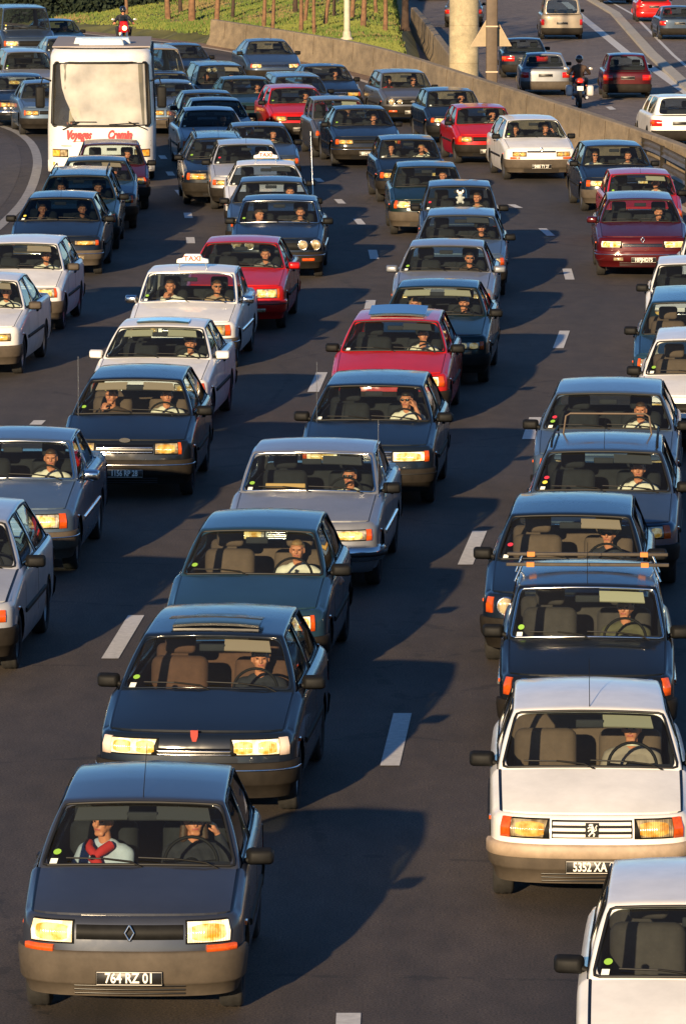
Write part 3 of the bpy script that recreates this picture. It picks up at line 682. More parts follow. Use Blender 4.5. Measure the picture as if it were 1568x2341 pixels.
    if not P['rear'] and GM:
        gb = patch(-ap(gx), ap(gx), gz0, gz1, .006, 10).build('grille', {'slats': PLA, 'thin': BLK, 'body': BLK, 'plain': PLA, 'merc': BLK, 'chr': BLK}[GM], root)
        nsl = {'slats': 4, 'thin': 2, 'body': 3, 'plain': 0, 'merc': 5, 'chr': 4}[GM]; sm2 = {'slats': PDARK, 'thin': CHR, 'body': body_m, 'plain': PLA, 'merc': CHR, 'chr': CHR}[GM]
        hgt = (gz1-gz0)/max(1, nsl)
        for k in range(nsl):
            patch(-ap(gx)+.01, ap(gx)-.01, gz0+hgt*(k+.18), gz0+hgt*(k+(.72 if GM == 'body' else .42)), .016, 10).build('grille_slat', sm2, gb)
        if GM in ('merc', 'chr'):
            for z_ in (gz0-.012, gz1-.004): patch(-ap(gx)-.01, ap(gx)+.01, z_, z_+.018, .022, 10).build('grille_frame', CHR, gb)
    if not P['rear']: emblem(P['emblem'], root, surf(0, (gz0+gz1)/2 if P.get('ez') is None else P['ez'], .022))
    def plate(txt, p, back=False):
        pw = .46; m_ = MB().box(-pw/2, pw/2, -.008, .0, -.05, .05); pr2 = m_.build('number_plate', PLB, root, loc=p, rot=(0, 0, math.pi if back else 0)); bevel(pr2, .004, 1)
        if back and P.get('yplate'): pr2.data.materials[0] = mat('plate_yellow', (.7, .5, .05), .5)
        bm_ = MB(); bm_.tube([(-pw/2+.006, -.010, -.044), (pw/2-.006, -.010, -.044), (pw/2-.006, -.010, .044), (-pw/2+.006, -.010, .044)], .0028, 4, closed=True); bm_.build('plate_border', PLW, pr2)
        if txt:
            me = cached(('txt', txt), lambda: text_mesh(txt, .098, .001, .80*(9/max(9, len(txt))), 0, .0022))
            if not me.materials: me.materials.append(PLW)
            link('plate_lettering', me, pr2, (0, -.010, 0), (math.pi/2, 0, 0))
    if P['plate'] is not None and not P['rear']:
        p = surf(P['pox'], P.get('pz', (bz0+bz1)/2-.03), .035); plate(P['plate'], (P['pox'], p.y-.004, p.z))
    # ---------------- flanks
    if near:
        for s in (1, -1):
            aS = lambda y: arc[kf]+(y-plan[kf][1])
            rs = wrap(s*aS(ax1+ra+.04), s*aS(ax2-ra-.04), [(.50, 0), (.505, .018), (.545, .018), (.55, 0)], 10).build('rubbing_strip', PDARK if P['trim'] != 'chr' else CHR, root)
            for y in (yA+.02, yA+1.10): wrap(s*aS(y), s*(aS(y)+.007), [(.25, .002), (.4, .002), (.6, .002), (.8, .002), (ztop(y)-.04, .002)], 1).build('door_gap', BLK, root)
            p = surf(s*aS(yA+1.0), zc-.10, .012); link('door_handle', rounded(.03, .15, .03, .01), root, p, mats=[PLA])
    for axc in (ax1, ax2):
        for s in (1, -1):
            wl = link('wheel', tyre_mesh(r, P['tw']), root, (s*(w*tap(axc)-.02-P['tw']/2), axc-L/2, r), sc=(s, 1, 1)); link('rim', rim_mesh(r), wl)
    # ---------------- tail
    aR = arc[-1]; tz0, tz1 = P.get('tz', (.62, .80)); rb = wrap(aR-1.05, aR+1.05-.0, [(.3, 0)], 1) if False else None
    def rsurf(x, z, off): 
        s = 1 if x >= 0 else -1; i = len(plan)-1; X = abs(x)
        while i > nC-len(pr) and plan[i-1][0] < X: i -= 1
        t = (X-plan[i][0])/max(1e-6, plan[i-1][0]-plan[i][0]); aa = lerp(arc[i], arc[i-1], max(0, min(1, t))); return surf(s*aa, z, off)
    def rpatch(x0, x1, z0, z1, off, n=6, back=-.02):
        m_ = MB(); g_ = [[rsurf(lerp(x0, x1, k/n), z, o_) for k in range(n+1)] for z, o_ in ((z0, back), (z0, off), (z1, off), (z1, back))]; m_.grid(g_); return m_
    m = MB(); m.grid([[rsurf(lerp(-w*.93, w*.93, k/20), z, o_) for k in range(21)] for z, o_ in ((.22, -.03), (.24, .02), (.32, .05), (.46, .055), (.50, .03), (.505, -.03))])
    m.build('rear_bumper', bc if P['bump'] != 'chrome' else CHR, root, sharp=50)
    if P['rear'] or near:
        for s in (1, -1):
            t_ = P.get('tx', (.62, .97)); rl = rpatch(s*w*t_[0], s*w*t_[1], tz0, tz1, .012).build('tail_light', LR_, root)
            if P['rear']: rpatch(s*w*lerp(t_[0], t_[1], .68), s*w*t_[1], tz0+.05, tz1-.02, .016, 4).build('indicator', LO, rl)
    if P['rear']:
        p = rsurf(0, .70 if kind != 'van' else .8, .014); plate(P['plate'], (0, p.y+.012, p.z), True)
    CARS[key] = dict(root=root, a=a, sx=sx, hy=hy, surf=surf, ap=ap, gp=gp, P=P)
    return root
SLOPE2 = [(120, .0), (300, .0)]
def emblem(kind, root, p):
    if not kind: return
    m = MB()
    if kind == 'diamond':
        for k in range(4):
            A = [(0, .055), (.032, 0), (0, -.055), (-.032, 0)]; x0, z0 = A[k]; x1, z1 = A[(k+1) % 4]; m.tube([(x0, -.01, z0), (x1, -.01, z1)], .008, 5)
        mt = CHR
    elif kind == 'shield':
        m.prism([(-.032, .05), (.032, .05), (.030, .0), (.016, -.045), (-.016, -.045), (-.030, .0)], -.012, 0); mt = mat('red_shield', (.35, .03, .02), .3, coat=1)
    elif kind == 'oval':
        m.prism([(.07*math.cos(t*math.pi/8), .028*math.sin(t*math.pi/8)) for t in range(16)], -.010, 0); mt = CHR
    elif kind == 'ring':
        m.tube([(.04*math.cos(t*math.pi/8), -.008, .04*math.sin(t*math.pi/8)) for t in range(16)], .007, 5, closed=True); m.tube([(-.03, -.008, .02), (0, -.008, -.03), (.03, -.008, .02)], .006, 5); mt = CHR
    elif kind == 'lion':
        m.prism([(-.05, .055), (.05, .055), (.05, -.055), (-.05, -.055)], -.008, 0)
        e = m.build('emblem', BLK, root, loc=p)
        k = MB()
        for pts, r_ in ((((.0, .032), (.012, .006), (.0, -.018)), .011), (((.006, .04), (-.012, .042), (-.022, .034)), .009), (((.004, .016), (-.020, .022), (-.032, .014)), .006), (((.0, .004), (-.020, .0), (-.030, -.010)), .006), (((.004, -.018), (-.014, -.030), (-.024, -.046)), .007), (((.006, -.018), (.020, -.032), (.012, -.048)), .007), (((.012, -.010), (.034, .0), (.028, .024), (.038, .038)), .005)):
            k.tube([(x, -.012, z) for x, z in pts], r_, 6)
        k.build('lion_figure', PLW, e); return
    m.build('emblem', mt, root, loc=p)
# ---------------------------------------------------------------- the setting
def asphalt(name, c0, c1, c2, bump=.25, lanes=False, gr=1.):
    m = bpy.data.materials.new(name); MATS[name] = m; m.use_nodes = True; n = m.node_tree; b = n.nodes['Principled BSDF']; b.inputs['Roughness'].default_value = .82
    tc = n.nodes.new('ShaderNodeTexCoord')
    def nz(s, d, sc=(1, 1, 1)):
        mp = n.nodes.new('ShaderNodeMapping'); mp.inputs['Scale'].default_value = sc; n.links.new(tc.outputs['Object'], mp.inputs[0])
        t = n.nodes.new('ShaderNodeTexNoise'); t.inputs['Scale'].default_value = s; t.inputs['Detail'].default_value = d; t.inputs['Roughness'].default_value = .7; n.links.new(mp.outputs[0], t.inputs['Vector']); return t
    big = nz(.35, 4, (1, .18, 1)); fine = nz(55, 4); mid = nz(3.2, 6, (1, .35, 1))
    r1 = n.nodes.new('ShaderNodeValToRGB'); e = r1.color_ramp.elements; e[0].position = .34; e[0].color = (*c0, 1); e[1].position = .66; e[1].color = (*c1, 1); n.links.new(big.outputs[0], r1.inputs[0])
    r2 = n.nodes.new('ShaderNodeValToRGB'); e = r2.color_ramp.elements; e[0].position = .38; e[0].color = (1-.78*gr, 1-.78*gr, 1-.75*gr, 1); e[1].position = .62; e[1].color = (1+.85*gr, 1+.76*gr, 1+.66*gr, 1); n.links.new(fine.outputs[0], r2.inputs[0])
    mx = n.nodes.new('ShaderNodeMix'); mx.data_type = 'RGBA'; mx.blend_type = 'MULTIPLY'; mx.inputs[0].default_value = 1; n.links.new(r1.outputs[0], mx.inputs[6]); n.links.new(r2.outputs[0], mx.inputs[7])
    r3 = n.nodes.new('ShaderNodeMapRange'); r3.inputs[1].default_value = .35; r3.inputs[2].default_value = .7; r3.inputs[3].default_value = .70; r3.inputs[4].default_value = 1.22; n.links.new(mid.outputs[0], r3.inputs[0])
    m3 = n.nodes.new('ShaderNodeVectorMath'); m3.operation = 'SCALE'; n.links.new(mx.outputs[2], m3.inputs[0]); n.links.new(r3.outputs[0], m3.inputs['Scale']); n.links.new(m3.outputs[0], b.inputs['Base Color'])
    if lanes:                                       # oil drips down the middle of each lane, wheel tracks polished paler, tar-filled cracks
        uv = n.nodes.new('ShaderNodeUVMap'); uv.uv_map = 'lane'; sx = n.nodes.new('ShaderNodeSeparateXYZ'); n.links.new(uv.outputs[0], sx.inputs[0])
        def mth(op, a_, b_=None):
            q = n.nodes.new('ShaderNodeMath'); q.operation = op
            for k_, v_ in enumerate((a_, b_)):
                if v_ is None: continue
                if isinstance(v_, (int, float)): q.inputs[k_].default_value = v_
                else: n.links.new(v_, q.inputs[k_])
            return q.outputs[0]
        ph = mth('MULTIPLY', sx.outputs[0], 2*math.pi/3.5); c1 = mth('COSINE', ph); c2_ = mth('COSINE', mth('MULTIPLY', ph, 2.))
        st = nz(1.1, 5, (1, .12, 1)); oil = mth('MULTIPLY', mth('POWER', mth('MAXIMUM', mth('MULTIPLY', c1, -1.), 0.), 4.), mth('MULTIPLY', st.outputs[0], -.85))
        trk = mth('MULTIPLY', mth('MAXIMUM', mth('MULTIPLY', c2_, -1.), 0.), .12)
        ck = n.nodes.new('ShaderNodeTexVoronoi'); ck.feature = 'DISTANCE_TO_EDGE'; ck.inputs['Scale'].default_value = .22; n.links.new(tc.outputs['Object'], ck.inputs['Vector'])
        wob = nz(2.5, 5); ckf = mth('LESS_THAN', mth('ADD', ck.outputs['Distance'], mth('MULTIPLY', mth('SUBTRACT', wob.outputs[0], .5), .12)), .0035)
        tot = mth('ADD', mth('ADD', mth('ADD', oil, trk), 1.), mth('MULTIPLY', ckf, -.45))
        m4 = n.nodes.new('ShaderNodeVectorMath'); m4.operation = 'SCALE'; n.links.new(m3.outputs[0], m4.inputs[0]); n.links.new(tot, m4.inputs['Scale']); n.links.new(m4.outputs[0], b.inputs['Base Color'])
    bp = n.nodes.new('ShaderNodeBump'); bp.inputs['Strength'].default_value = bump; bp.inputs['Distance'].default_value = .01; n.links.new(fine.outputs[0], bp.inputs['Height']); n.links.new(bp.outputs[0], b.inputs['Normal'])
    return m
ROAD = asphalt('asphalt', (.042, .033, .027), (.068, .053, .042), None, lanes=True)
ROAD2 = asphalt('worn_asphalt', (.13, .105, .09), (.19, .155, .13), None)
VERGE = asphalt('dark_shoulder', (.055, .045, .040), (.085, .07, .06), None)
EARTH = asphalt('dry_earth', (.16, .10, .06), (.30, .20, .12), None)
LINE = mat('road_paint', (.62, .60, .56), .7, var=.16, vs=14, bump=.2)
CONC = asphalt('concrete', (.22, .170, .100), (.36, .275, .165), None, .15, gr=.35)
CONCP = asphalt('pillar_concrete', (.30, .25, .15), (.46, .39, .25), None, .1, gr=.22)
GRASSM = mat('grass_soil', (.09, .10, .025), .95, var=.5, vs=.6, col2=(.20, .19, .05), bump=.5)

def sheet(name, pts, m, z, label=None):
    v = [(p[0], p[1], z) for p in pts]; o = MB().add(v, [tuple(range(len(v)))], 0, False).build(name, m); o['kind'] = 'structure'; return o
MB().grid([[(x, y, -.80) for x in (-1500, -300, -60, 0, 60, 300, 1500)] for y in (-300, 0, 100, 400, 3000)]).build('ground', EARTH)['kind'] = 'structure'
def dY(d): return (d-HC*.1235)/.9923               # sight-line depth -> ground distance
WALL = [(x, dY(d)) for x, d in [(11.6, 20), (10.8, 45), (10.2, 65), (9.7, 85), (9.1, 103), (8.5, 116), (7.7, 127), (6.2, 141), (3.9, 160), (1.15, 182), (-1.6, 195), (-4.85, 208)]]
KERB = WALL+[(x, dY(d)) for x, d in [(-8.0, 216), (-11.5, 224.5), (-16, 236), (-24, 250), (-45, 280)]]
LEFT = [(x, dY(d)) for x, d in [(-9.5, 20), (-8.9, 45), (-8.0, 75), (-7.5, 95), (-7.15, 110), (-7.0, 120), (-7.2, 129), (-7.65, 138), (-8.4, 146), (-9.6, 152.5), (-13, 165), (-20, 182), (-40, 212)]]
def smooth(pts, n=4):
    out = []
    for i in range(len(pts)-1):
        p0 = pts[max(0, i-1)]; p1 = pts[i]; p2 = pts[i+1]; p3 = pts[min(len(pts)-1, i+2)]
        for k in range(n):
            t = k/n; out.append(tuple(.5*((2*p1[j])+(-p0[j]+p2[j])*t+(2*p0[j]-5*p1[j]+4*p2[j]-p3[j])*t*t+(-p0[j]+3*p1[j]-3*p2[j]+p3[j])*t**3) for j in range(2)))
    return out+[pts[-1]]
WS, KS, LS = smooth(WALL), smooth(KERB), smooth(LEFT)
def offs(path, d):
    out = []
    for i, p in enumerate(path):
        a = Vector(path[max(0, i-1)]); b = Vector(path[min(len(path)-1, i+1)]); t = (b-a).normalized(); out.append((p[0]+t.y*d, p[1]-t.x*d))
    return out
def ribbon(name, path, w, m, z):
    A, B = offs(path, -w/2), offs(path, w/2); o = MB().grid([[(a[0], a[1], z), (b[0], b[1], z)] for a, b in zip(A, B)]).build(name, m); o['kind'] = 'structure'; return o
def resamp(path, f):
    x = f*(len(path)-1); i = min(int(x), len(path)-2); return (lerp(path[i][0], path[i+1][0], x-i), lerp(path[i][1], path[i+1][1], x-i))
# carriageway between the left edge and the wall
rd = MB().grid([[(lerp(pl([(q[1], q[0]) for q in LS], 0) if False else a[0], b[0], t), lerp(a[1], b[1], t), .0) for t in [-.9, -.5, -.01]+[k/20 for k in range(1, 21)]] for a, b in zip(
    [resamp(LS, i/60) for i in range(61)], [resamp(KS, i/60) for i in range(61)])]).build('road', ROAD)
rd['kind'] = 'structure'
L2 = smooth([(x, dY(d)) for x, d in [(-4.6, 15), (-3.45, 40), (-2.2, 55.4), (-.38, 80.7), (.46, 94.2), (.57, 104.8), (.34, 113.5), (-.07, 119.6), (-.57, 127), (-2.0, 140), (-4.3, 158), (-7.5, 176), (-12, 194), (-25, 225)]], 2)
def lat(x, y):
    best = 1e9; sg = 1
    for q0, q1 in zip(L2, L2[1:]):
        A_, B_ = Vector(q0), Vector(q1); ab = B_-A_; t = max(0, min(1, (Vector((x, y))-A_).dot(ab)/ab.length_squared)); q = A_+ab*t; dd = (Vector((x, y))-q).length
        if dd < best: best = dd; sg = -1 if ab.x*(y-q.y)-ab.y*(x-q.x) > 0 else 1
    return best*sg
uvl = rd.data.uv_layers.new(name='lane')
LC = [lat(v.co.x, v.co.y) for v in rd.data.vertices]
for lp in rd.data.loops: uvl.data[lp.index].uv = (LC[lp.vertex_index], rd.data.vertices[lp.vertex_index].co.y)
ribbon('shoulder', offs(LS, -7.2), 13.6, VERGE, .004)
ribbon('left_edge_line', LS, .22, mat('grey_line_paint', (.30, .29, .28), .8, var=.3, vs=5), .008)
ribbon('right_edge_line', offs(KS, -1.0), .22, mat('old_paint', (.50, .42, .33), .8, var=.2, vs=8), .008)
ribbon('gutter', offs(KS, -.45), .85, EARTH, .004)
# lane dashes, three metres long every thirteen
def dash(px, py0, py1, wpx=None):
    a, b = at(px[0], py1), at(px[1], py0); t = (b-a).normalized(); n_ = Vector((t.y, -t.x, 0))*.085
    nx = Vector((.085, 0, 0))
    MB().grid([[a-nx, a+nx], [b-nx, b+nx]], sm=False).xf(Matrix.Translation((0, 0, .008))).build('lane_marking', LINE)['kind'] = 'structure'
for px, y0, y1 in [((790, 797), 2318, 2460), ((891, 920), 1632, 1752), ((1063, 1096), 1215, 1292), ((1207, 1223), 955, 1005), ((1275, 1290), 757, 797), ((1302, 1295), 615, 640), ((1259, 1239), 523, 540), ((1186, 1168), 468, 476),
                   ((252, 312), 1408, 1507), ((716, 736), 852, 897), ((842, 848), 687, 714), ((856, 851), 572, 593), ((827, 816), 501, 514), ((782, 772), 456, 466), ((734, 723), 408, 416), ((82, 92), 962, 972),
                   ((437, 435), 543, 557), ((432, 429), 487, 499), ((418, 408), 435, 447), ((393, 387), 393, 402), ((376, 370), 356, 364), ((1398, 1388), 244, 250)]:
    if y0 == 244: MB().add([at(1383, 244, OZ+.01), at(1397, 243, OZ+.01), at(1408, 250, OZ+.01), at(1393, 251, OZ+.01)], [(0, 1, 2, 3)]).build('lane_marking', LINE)['kind'] = 'structure'
    else: dash(px, y0, y1)
# opposite carriageway and the far right slip road
sheet('opposite_road', [(11.9, 20), (11.0, 60), (10.0, 90), (8.9, 114), (6.7, 139), (3.2, 158), (2.0, 168), (1.5, 200), (1.5, 250), (1.5, 300), (0, 420), (40, 420), (40, 20)], ROAD2, OZ)
ribbon('right_edge_line', [(at(x, y, OZ).x, at(x, y, OZ).y) for x, y in ((1640, 262), (1568, 211), (1500, 163), (1438, 127), (1390, 88), (1339, 47), (1290, 5))], .38, LINE, OZ+.008)
KB = [(at(x, y, OZ).x, at(x, y, OZ).y) for x, y in ((1700, 290), (1568, 200), (1489, 127), (1405, 33), (1349, 0), (1310, -25))]
m = MB()
for A, B, z0, z1 in ((offs(KB, -.22), offs(KB, -.2), 0, .10), (offs(KB, -.2), offs(KB, .2), .10, .11), (offs(KB, .2), offs(KB, .22), .11, 0)):
    m.grid([[(a[0], a[1], OZ+z0), (b[0], b[1], OZ+z1)] for a, b in zip(A, B)])
m.build('kerb', mat('kerb_stone', (.42, .38, .31), .85, var=.2, vs=4))['kind'] = 'structure'
ribbon('right_edge_line', offs(KB, .85), .14, LINE, OZ+.008)
# concrete barrier with a flared foot
def barrier(name, path, h, label, th=.30, z0=0):
    prof = [(-.30, 0), (-.29, .08), (-.17, .30), (-.13, h-.03), (-.10, h), (th-.2, h), (th-.16, h-.03), (th-.12, .3), (th, .08), (th+.01, -.75)]
    m = MB(); P = [offs(path, o) for o, _ in prof]; m.grid([[(P[k][i][0], P[k][i][1], prof[k][1]+z0) for k in range(len(prof))] for i in range(len(path))])
    for i in (0, -1): m.add([(P[k][i][0], P[k][i][1], prof[k][1]+z0) for k in range(len(prof))], [tuple(range(len(prof)))])
    o = m.build(name, CONC, outward=True, sharp=35); return tag(o, label, 'barrier')
bw = barrier('barrier_wall', WS, .95, 'long curved concrete barrier between the two carriageways')
m = MB(); P1 = offs(WS, -.175)
for i in range(1, len(WS)-1):
    if i % 1 == 0: p = P1[i]; q = WS[i]; m.tube([(p[0], p[1]-.0, .30), (P1[i][0]+.04, P1[i][1], .93)], .012, 4)
m.build('expansion_joint', mat('joint', (.08, .06, .04), .9), bw)
OPP = [(at(x, y, .3).x, at(x, y, .3).y) for x, y in ((1062, 180), (1035, 128), (1008, 92), (985, 62), (962, 34), (946, 17))]
barrier('barrier_wall', OPP, 1.0, 'short lit concrete barrier end left of the concrete pillar', z0=OZ)
# guard rail
m = MB(); GRP = [(at(x, y, .78).x, at(x, y, .78).y) for x, y in ((1461, 322), (1490, 332), (1530, 352), (1580, 378), (1660, 425))]
GRP = smooth(GRP, 4); prof = [(0, .62), (-.05, .66), (-.06, .70), (-.02, .74), (-.06, .78), (-.05, .84), (0, .88)]
g = thing('guard_rail', 'grey steel guard rail curving in front of the concrete barrier at the right', 'guard rail', (0, 0, 0))
for dz in (0, -.36):
    P_ = [offs(GRP, o) for o, _ in prof]; MB().grid([[(P_[k][i][0], P_[k][i][1], prof[k][1]+dz) for k in range(len(prof))] for i in range(len(GRP))]).build('rail', mat('galvanised_steel', (.14, .12, .10), .55, .4, var=.4, vs=4), g)
for i in range(1, len(GRP), 5):
    MB().box(GRP[i][0], GRP[i][0]+.1, GRP[i][1], GRP[i][1]+.1, 0, .85).build('post', PDARK, g)

# bank of grass behind the kerb
BW = offs(KS, .45)
def bank_z(x, y):
    best = 1e9; sd = 0; hh = .1
    for i in range(0, len(BW)-1):
        a = Vector(BW[i]); b = Vector(BW[i+1]); ab = b-a; t = max(0, min(1, (Vector((x, y))-a).dot(ab)/ab.length_squared)); q = a+ab*t; d = (Vector((x, y))-q).length
        if d < best: best = d; sd = (ab.x*(y-q.y)-ab.y*(x-q.x)); hh = pl([(0, .62), (len(WS)-8, .55), (len(WS)+2, .1)], i)
    if sd > 0: return -.4
    d = best; return hh*min(1, .3+d/1.0)*.9 + .085*d + .10*noise.noise((x*.25, y*.25, 0))+.05*noise.noise((x*.9, y*.9, 3))
rows = []
for j in range(60):
    fj = j/59; off = .45+fj*fj*150; row = []
    base = KS[8:]
    Pn = offs(base, off)
    row = [(p[0], p[1]) for p in Pn]; rows.append(row)
# a plain x-y grid is safer than offset curves on the inside of a bend
xs = [-95+i*1.5 for i in range(int(100/1.5)+1)]; yy = [150+i*1.6 for i in range(130)]
def opp_left(y): return pl([(60, 10.3), (90, 9.6), (114, 8.5), (139, 6.3), (158, 4.4), (168, 4.4), (200, 4.2), (240, 3.9), (300, 3.6), (420, 2)], y)
def gz(x, y):
    z = bank_z(x, y)
    if z < 0: return z
    e = opp_left(y)-.9-x
    return z*max(0., min(1, e/2.5)) if e < 2.5 else z
XS = [-110+i*1.4 for i in range(84)]; YS = [145+i*1.5 for i in range(150)]
BZ = {}
for y in YS:
    for x in XS: BZ[(x, y)] = gz(x, y) if x < opp_left(y)-.9 and not (y < 172 and x > 2.2) else -1.2
m = MB(); m.grid([[(x, y, BZ[(x, y)]) for x in XS] for y in YS]); m.build('bank', GRASSM)['kind'] = 'structure'
def bank_hit(px, py):
    d = ray(px, py); p = Vector((0, 0, HC)); t = 150.
    while t < 420:
        q = p+d*t; z = gz(q.x, q.y)
        if q.z <= max(z, 0): return Vector((q.x, q.y, max(z, 0)))
        t += .5
    q = p+d*300; return Vector((q.x, q.y, 3))
# grass blades in tufts
random.seed(3); m = MB()
def bz(x, y):
    i = (x-XS[0])/1.4; j = (y-YS[0])/1.5; i0, j0 = int(i), int(j)
    if not (0 <= i0 < len(XS)-1 and 0 <= j0 < len(YS)-1): return -1
    i -= i0; j -= j0; X0, X1, Y0, Y1 = XS[i0], XS[i0+1], YS[j0], YS[j0+1]
    return lerp(lerp(BZ[(X0, Y0)], BZ[(X1, Y0)], i), lerp(BZ[(X0, Y1)], BZ[(X1, Y1)], i), j)
for cnt in range(110000):
    y = random.uniform(178, 320); x = random.uniform(-.066*y, .0125*y)+random.uniform(0, 1) if y > 175 else 0
    z = bz(x, y)
    if z < .16 or x > opp_left(y)-1.3: continue
    g1 = noise.noise((x*.10, y*.10, 9)); h = random.uniform(.05, .13)*(1.3 if g1 > .1 else .8); nn = noise.noise((x*.25, y*.12, 5))+random.uniform(-.25, .25); mi = 0 if nn > .02 else (1 if nn > -.35 else 2)
    for k in range(2):
        a = random.uniform(-.6, .6); dx, dy = .035*math.cos(a), .03*math.sin(a); l = random.uniform(-.05, .05); ox = random.uniform(-.06, .06)
        m.add([(x+ox-dx, y-dy, z-.03), (x+ox+dx, y+dy, z-.03), (x+ox+l, y+l, z+h)], [(0, 1, 2)], mi, False)
tag(m.build('grass', [mat('grass_blade_yellow', (.155, .175, .035), .9), mat('grass_blade_green', (.09, .135, .022), .9), mat('grass_blade_dry', (.20, .15, .06), .9)]), 'short yellow green grass on the bank beyond the barrier', 'grass', kind='stuff')

# trees on the bank: trunk bases where the photograph shows them
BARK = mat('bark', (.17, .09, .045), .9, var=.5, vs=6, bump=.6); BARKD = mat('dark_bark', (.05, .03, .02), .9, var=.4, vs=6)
LEAF = mat('leaf', (.07, .10, .02), .7, var=.4, vs=2)
def tree(px, py, r, lean=0., dark=False, label='', seed=0):
    rnd = random.Random(seed); b = bank_hit(px, py); o = thing('tree', label, 'tree', b, 0, 'slender trees on the grass bank')
    h = rnd.uniform(6.5, 9); m = MB(); pts = [(lean*z+.04*math.sin(z*1.3+seed), .03*math.cos(z*1.1), z) for z in [-.15, 0, .5, 1.2, 2, 3, 4.2, 5.5, h]]
    m.tube([pts[0], pts[1]], r*1.5, 8, r1=r*1.1); m.tube(pts[1:], r, 8, r1=.02)
    tips = []
    for k in range(9):
        z = rnd.uniform(2.8, h-.3); a = rnd.uniform(0, 6.28); l = rnd.uniform(.8, 1.9); p0 = Vector((lean*z, 0, z)); p2 = p0+Vector((math.cos(a)*l, math.sin(a)*l, l*.7)); p1 = p0.lerp(p2, .5)+Vector((0, 0, .12))
        m.tube([p0, p1, p2], r*.30, 5, r1=.01); tips += [p1, p2]
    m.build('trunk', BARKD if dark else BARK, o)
    c = MB()
    for t in tips+[Vector(pts[-1])]:
        for k in range(14):
            q = t+Vector((rnd.gauss(0, .42), rnd.gauss(0, .42), rnd.gauss(0, .34))); s = rnd.uniform(.05, .10); u = Vector((rnd.uniform(-1, 1), rnd.uniform(-1, 1), rnd.uniform(-1, 1))).normalized(); v = u.orthogonal().normalized()
            c.add([q-u*s, q+v*s*.6, q+u*s, q-v*s*.6], [(0, 1, 2, 3)], 0, False)
    c.build('crown', LEAF, o)
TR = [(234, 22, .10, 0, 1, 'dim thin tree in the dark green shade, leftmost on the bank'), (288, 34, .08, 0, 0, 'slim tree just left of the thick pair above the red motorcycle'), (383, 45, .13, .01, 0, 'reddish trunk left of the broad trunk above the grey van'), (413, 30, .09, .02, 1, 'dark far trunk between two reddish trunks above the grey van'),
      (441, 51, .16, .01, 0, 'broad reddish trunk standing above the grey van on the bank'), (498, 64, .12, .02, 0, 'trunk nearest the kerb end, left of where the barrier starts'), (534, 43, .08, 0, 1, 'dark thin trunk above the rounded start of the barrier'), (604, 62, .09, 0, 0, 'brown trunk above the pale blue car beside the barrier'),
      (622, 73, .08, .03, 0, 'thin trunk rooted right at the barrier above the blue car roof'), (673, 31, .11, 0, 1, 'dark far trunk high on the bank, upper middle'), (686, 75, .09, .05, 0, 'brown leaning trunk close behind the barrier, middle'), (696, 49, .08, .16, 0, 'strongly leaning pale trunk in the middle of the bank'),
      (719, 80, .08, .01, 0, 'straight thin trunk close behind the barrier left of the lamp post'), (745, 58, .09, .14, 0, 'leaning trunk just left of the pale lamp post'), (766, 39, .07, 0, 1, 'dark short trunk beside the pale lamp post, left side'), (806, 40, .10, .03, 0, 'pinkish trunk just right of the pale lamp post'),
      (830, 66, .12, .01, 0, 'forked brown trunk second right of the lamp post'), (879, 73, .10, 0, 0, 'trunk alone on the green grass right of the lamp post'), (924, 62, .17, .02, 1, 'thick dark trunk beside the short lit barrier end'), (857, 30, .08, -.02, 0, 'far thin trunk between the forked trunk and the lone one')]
for i, (px, py, r, ln, dk, lb) in enumerate(TR): tree(px, py, r, ln, dk, lb, i*7+1)
# dark foliage added at the far left to stand in for tree shade
random.seed(11)
o = thing('hedge', 'dark green thicket at the upper left behind the parked-up traffic', 'hedge', (0, 0, 0)); m = MB()
HB = [bank_hit(px_, py_) for px_, py_ in ((20, 52), (100, 46), (200, 33), (300, 19), (400, 5), (470, -6))]
for k in range(15000):
    t = random.random()*4.999; i_ = int(t); q0 = HB[i_].lerp(HB[i_+1], t-i_); dd = random.uniform(0, 5); s = random.uniform(.05, .15)
    x, y = q0.x-dd*.3, q0.y+dd; zz = bz(x, y) if bz(x, y) > 0 else 0; z = zz+random.random()**1.5*(.5+dd*.8)
    u = Vector((random.gauss(0, 1), random.gauss(0, 1), random.gauss(0, 1))).normalized(); v = u.orthogonal(); q = Vector((x, y, z))
    m.add([q-u*s, q+v*s*.6, q+u*s, q-v*s*.6], [(0, 1, 2, 3)], 0, False)
m.build('foliage', mat('dark_leaf', (.012, .022, .008), .8, var=.4, vs=1), o); m = MB()
for k in range(30): q = HB[0].lerp(HB[-1], k/29); m.tube([(q.x, q.y+2, q.z), (q.x+.1, q.y+2.4, q.z+1.8)], .05, 6)
m.build('stems', BARKD, o)
# lamp post, pillar, sign post with the back of a warning sign
p = bank_hit(793, 92); o = thing('lamp_post', 'pale grey lamp post standing on the grass behind the barrier', 'lamp post', p)
MB().tube([(0, 0, -.2), (0, 0, .0), (0, 0, 9)], .145, 12, r1=.08).build('post', mat('pale_pole', (.50, .43, .32), .6, var=.2, vs=4), o); MB().lathe([(.22, 0), (.22, .06), (.15, .10), (.14, .3)], 12).build('base', mat('pale_pole'), o)
MB().tube([(0, 0, 8.9), (.4, -.3, 9.5), (1.2, -1.0, 9.7)], .05, 8).build('arm', mat('pale_pole'), o); MB().ell((1.4, -1.15, 9.7), (.45, .18, .10)).build('lamp_head', PDARK, o)
p = at(1060, 208); p.y += 4; p.x = (1060-784)*(p.y*.9923+1.01)/FP
o = thing('concrete_pillar', 'thick round concrete pillar rising behind the barrier', 'pillar', (p.x, p.y, OZ))
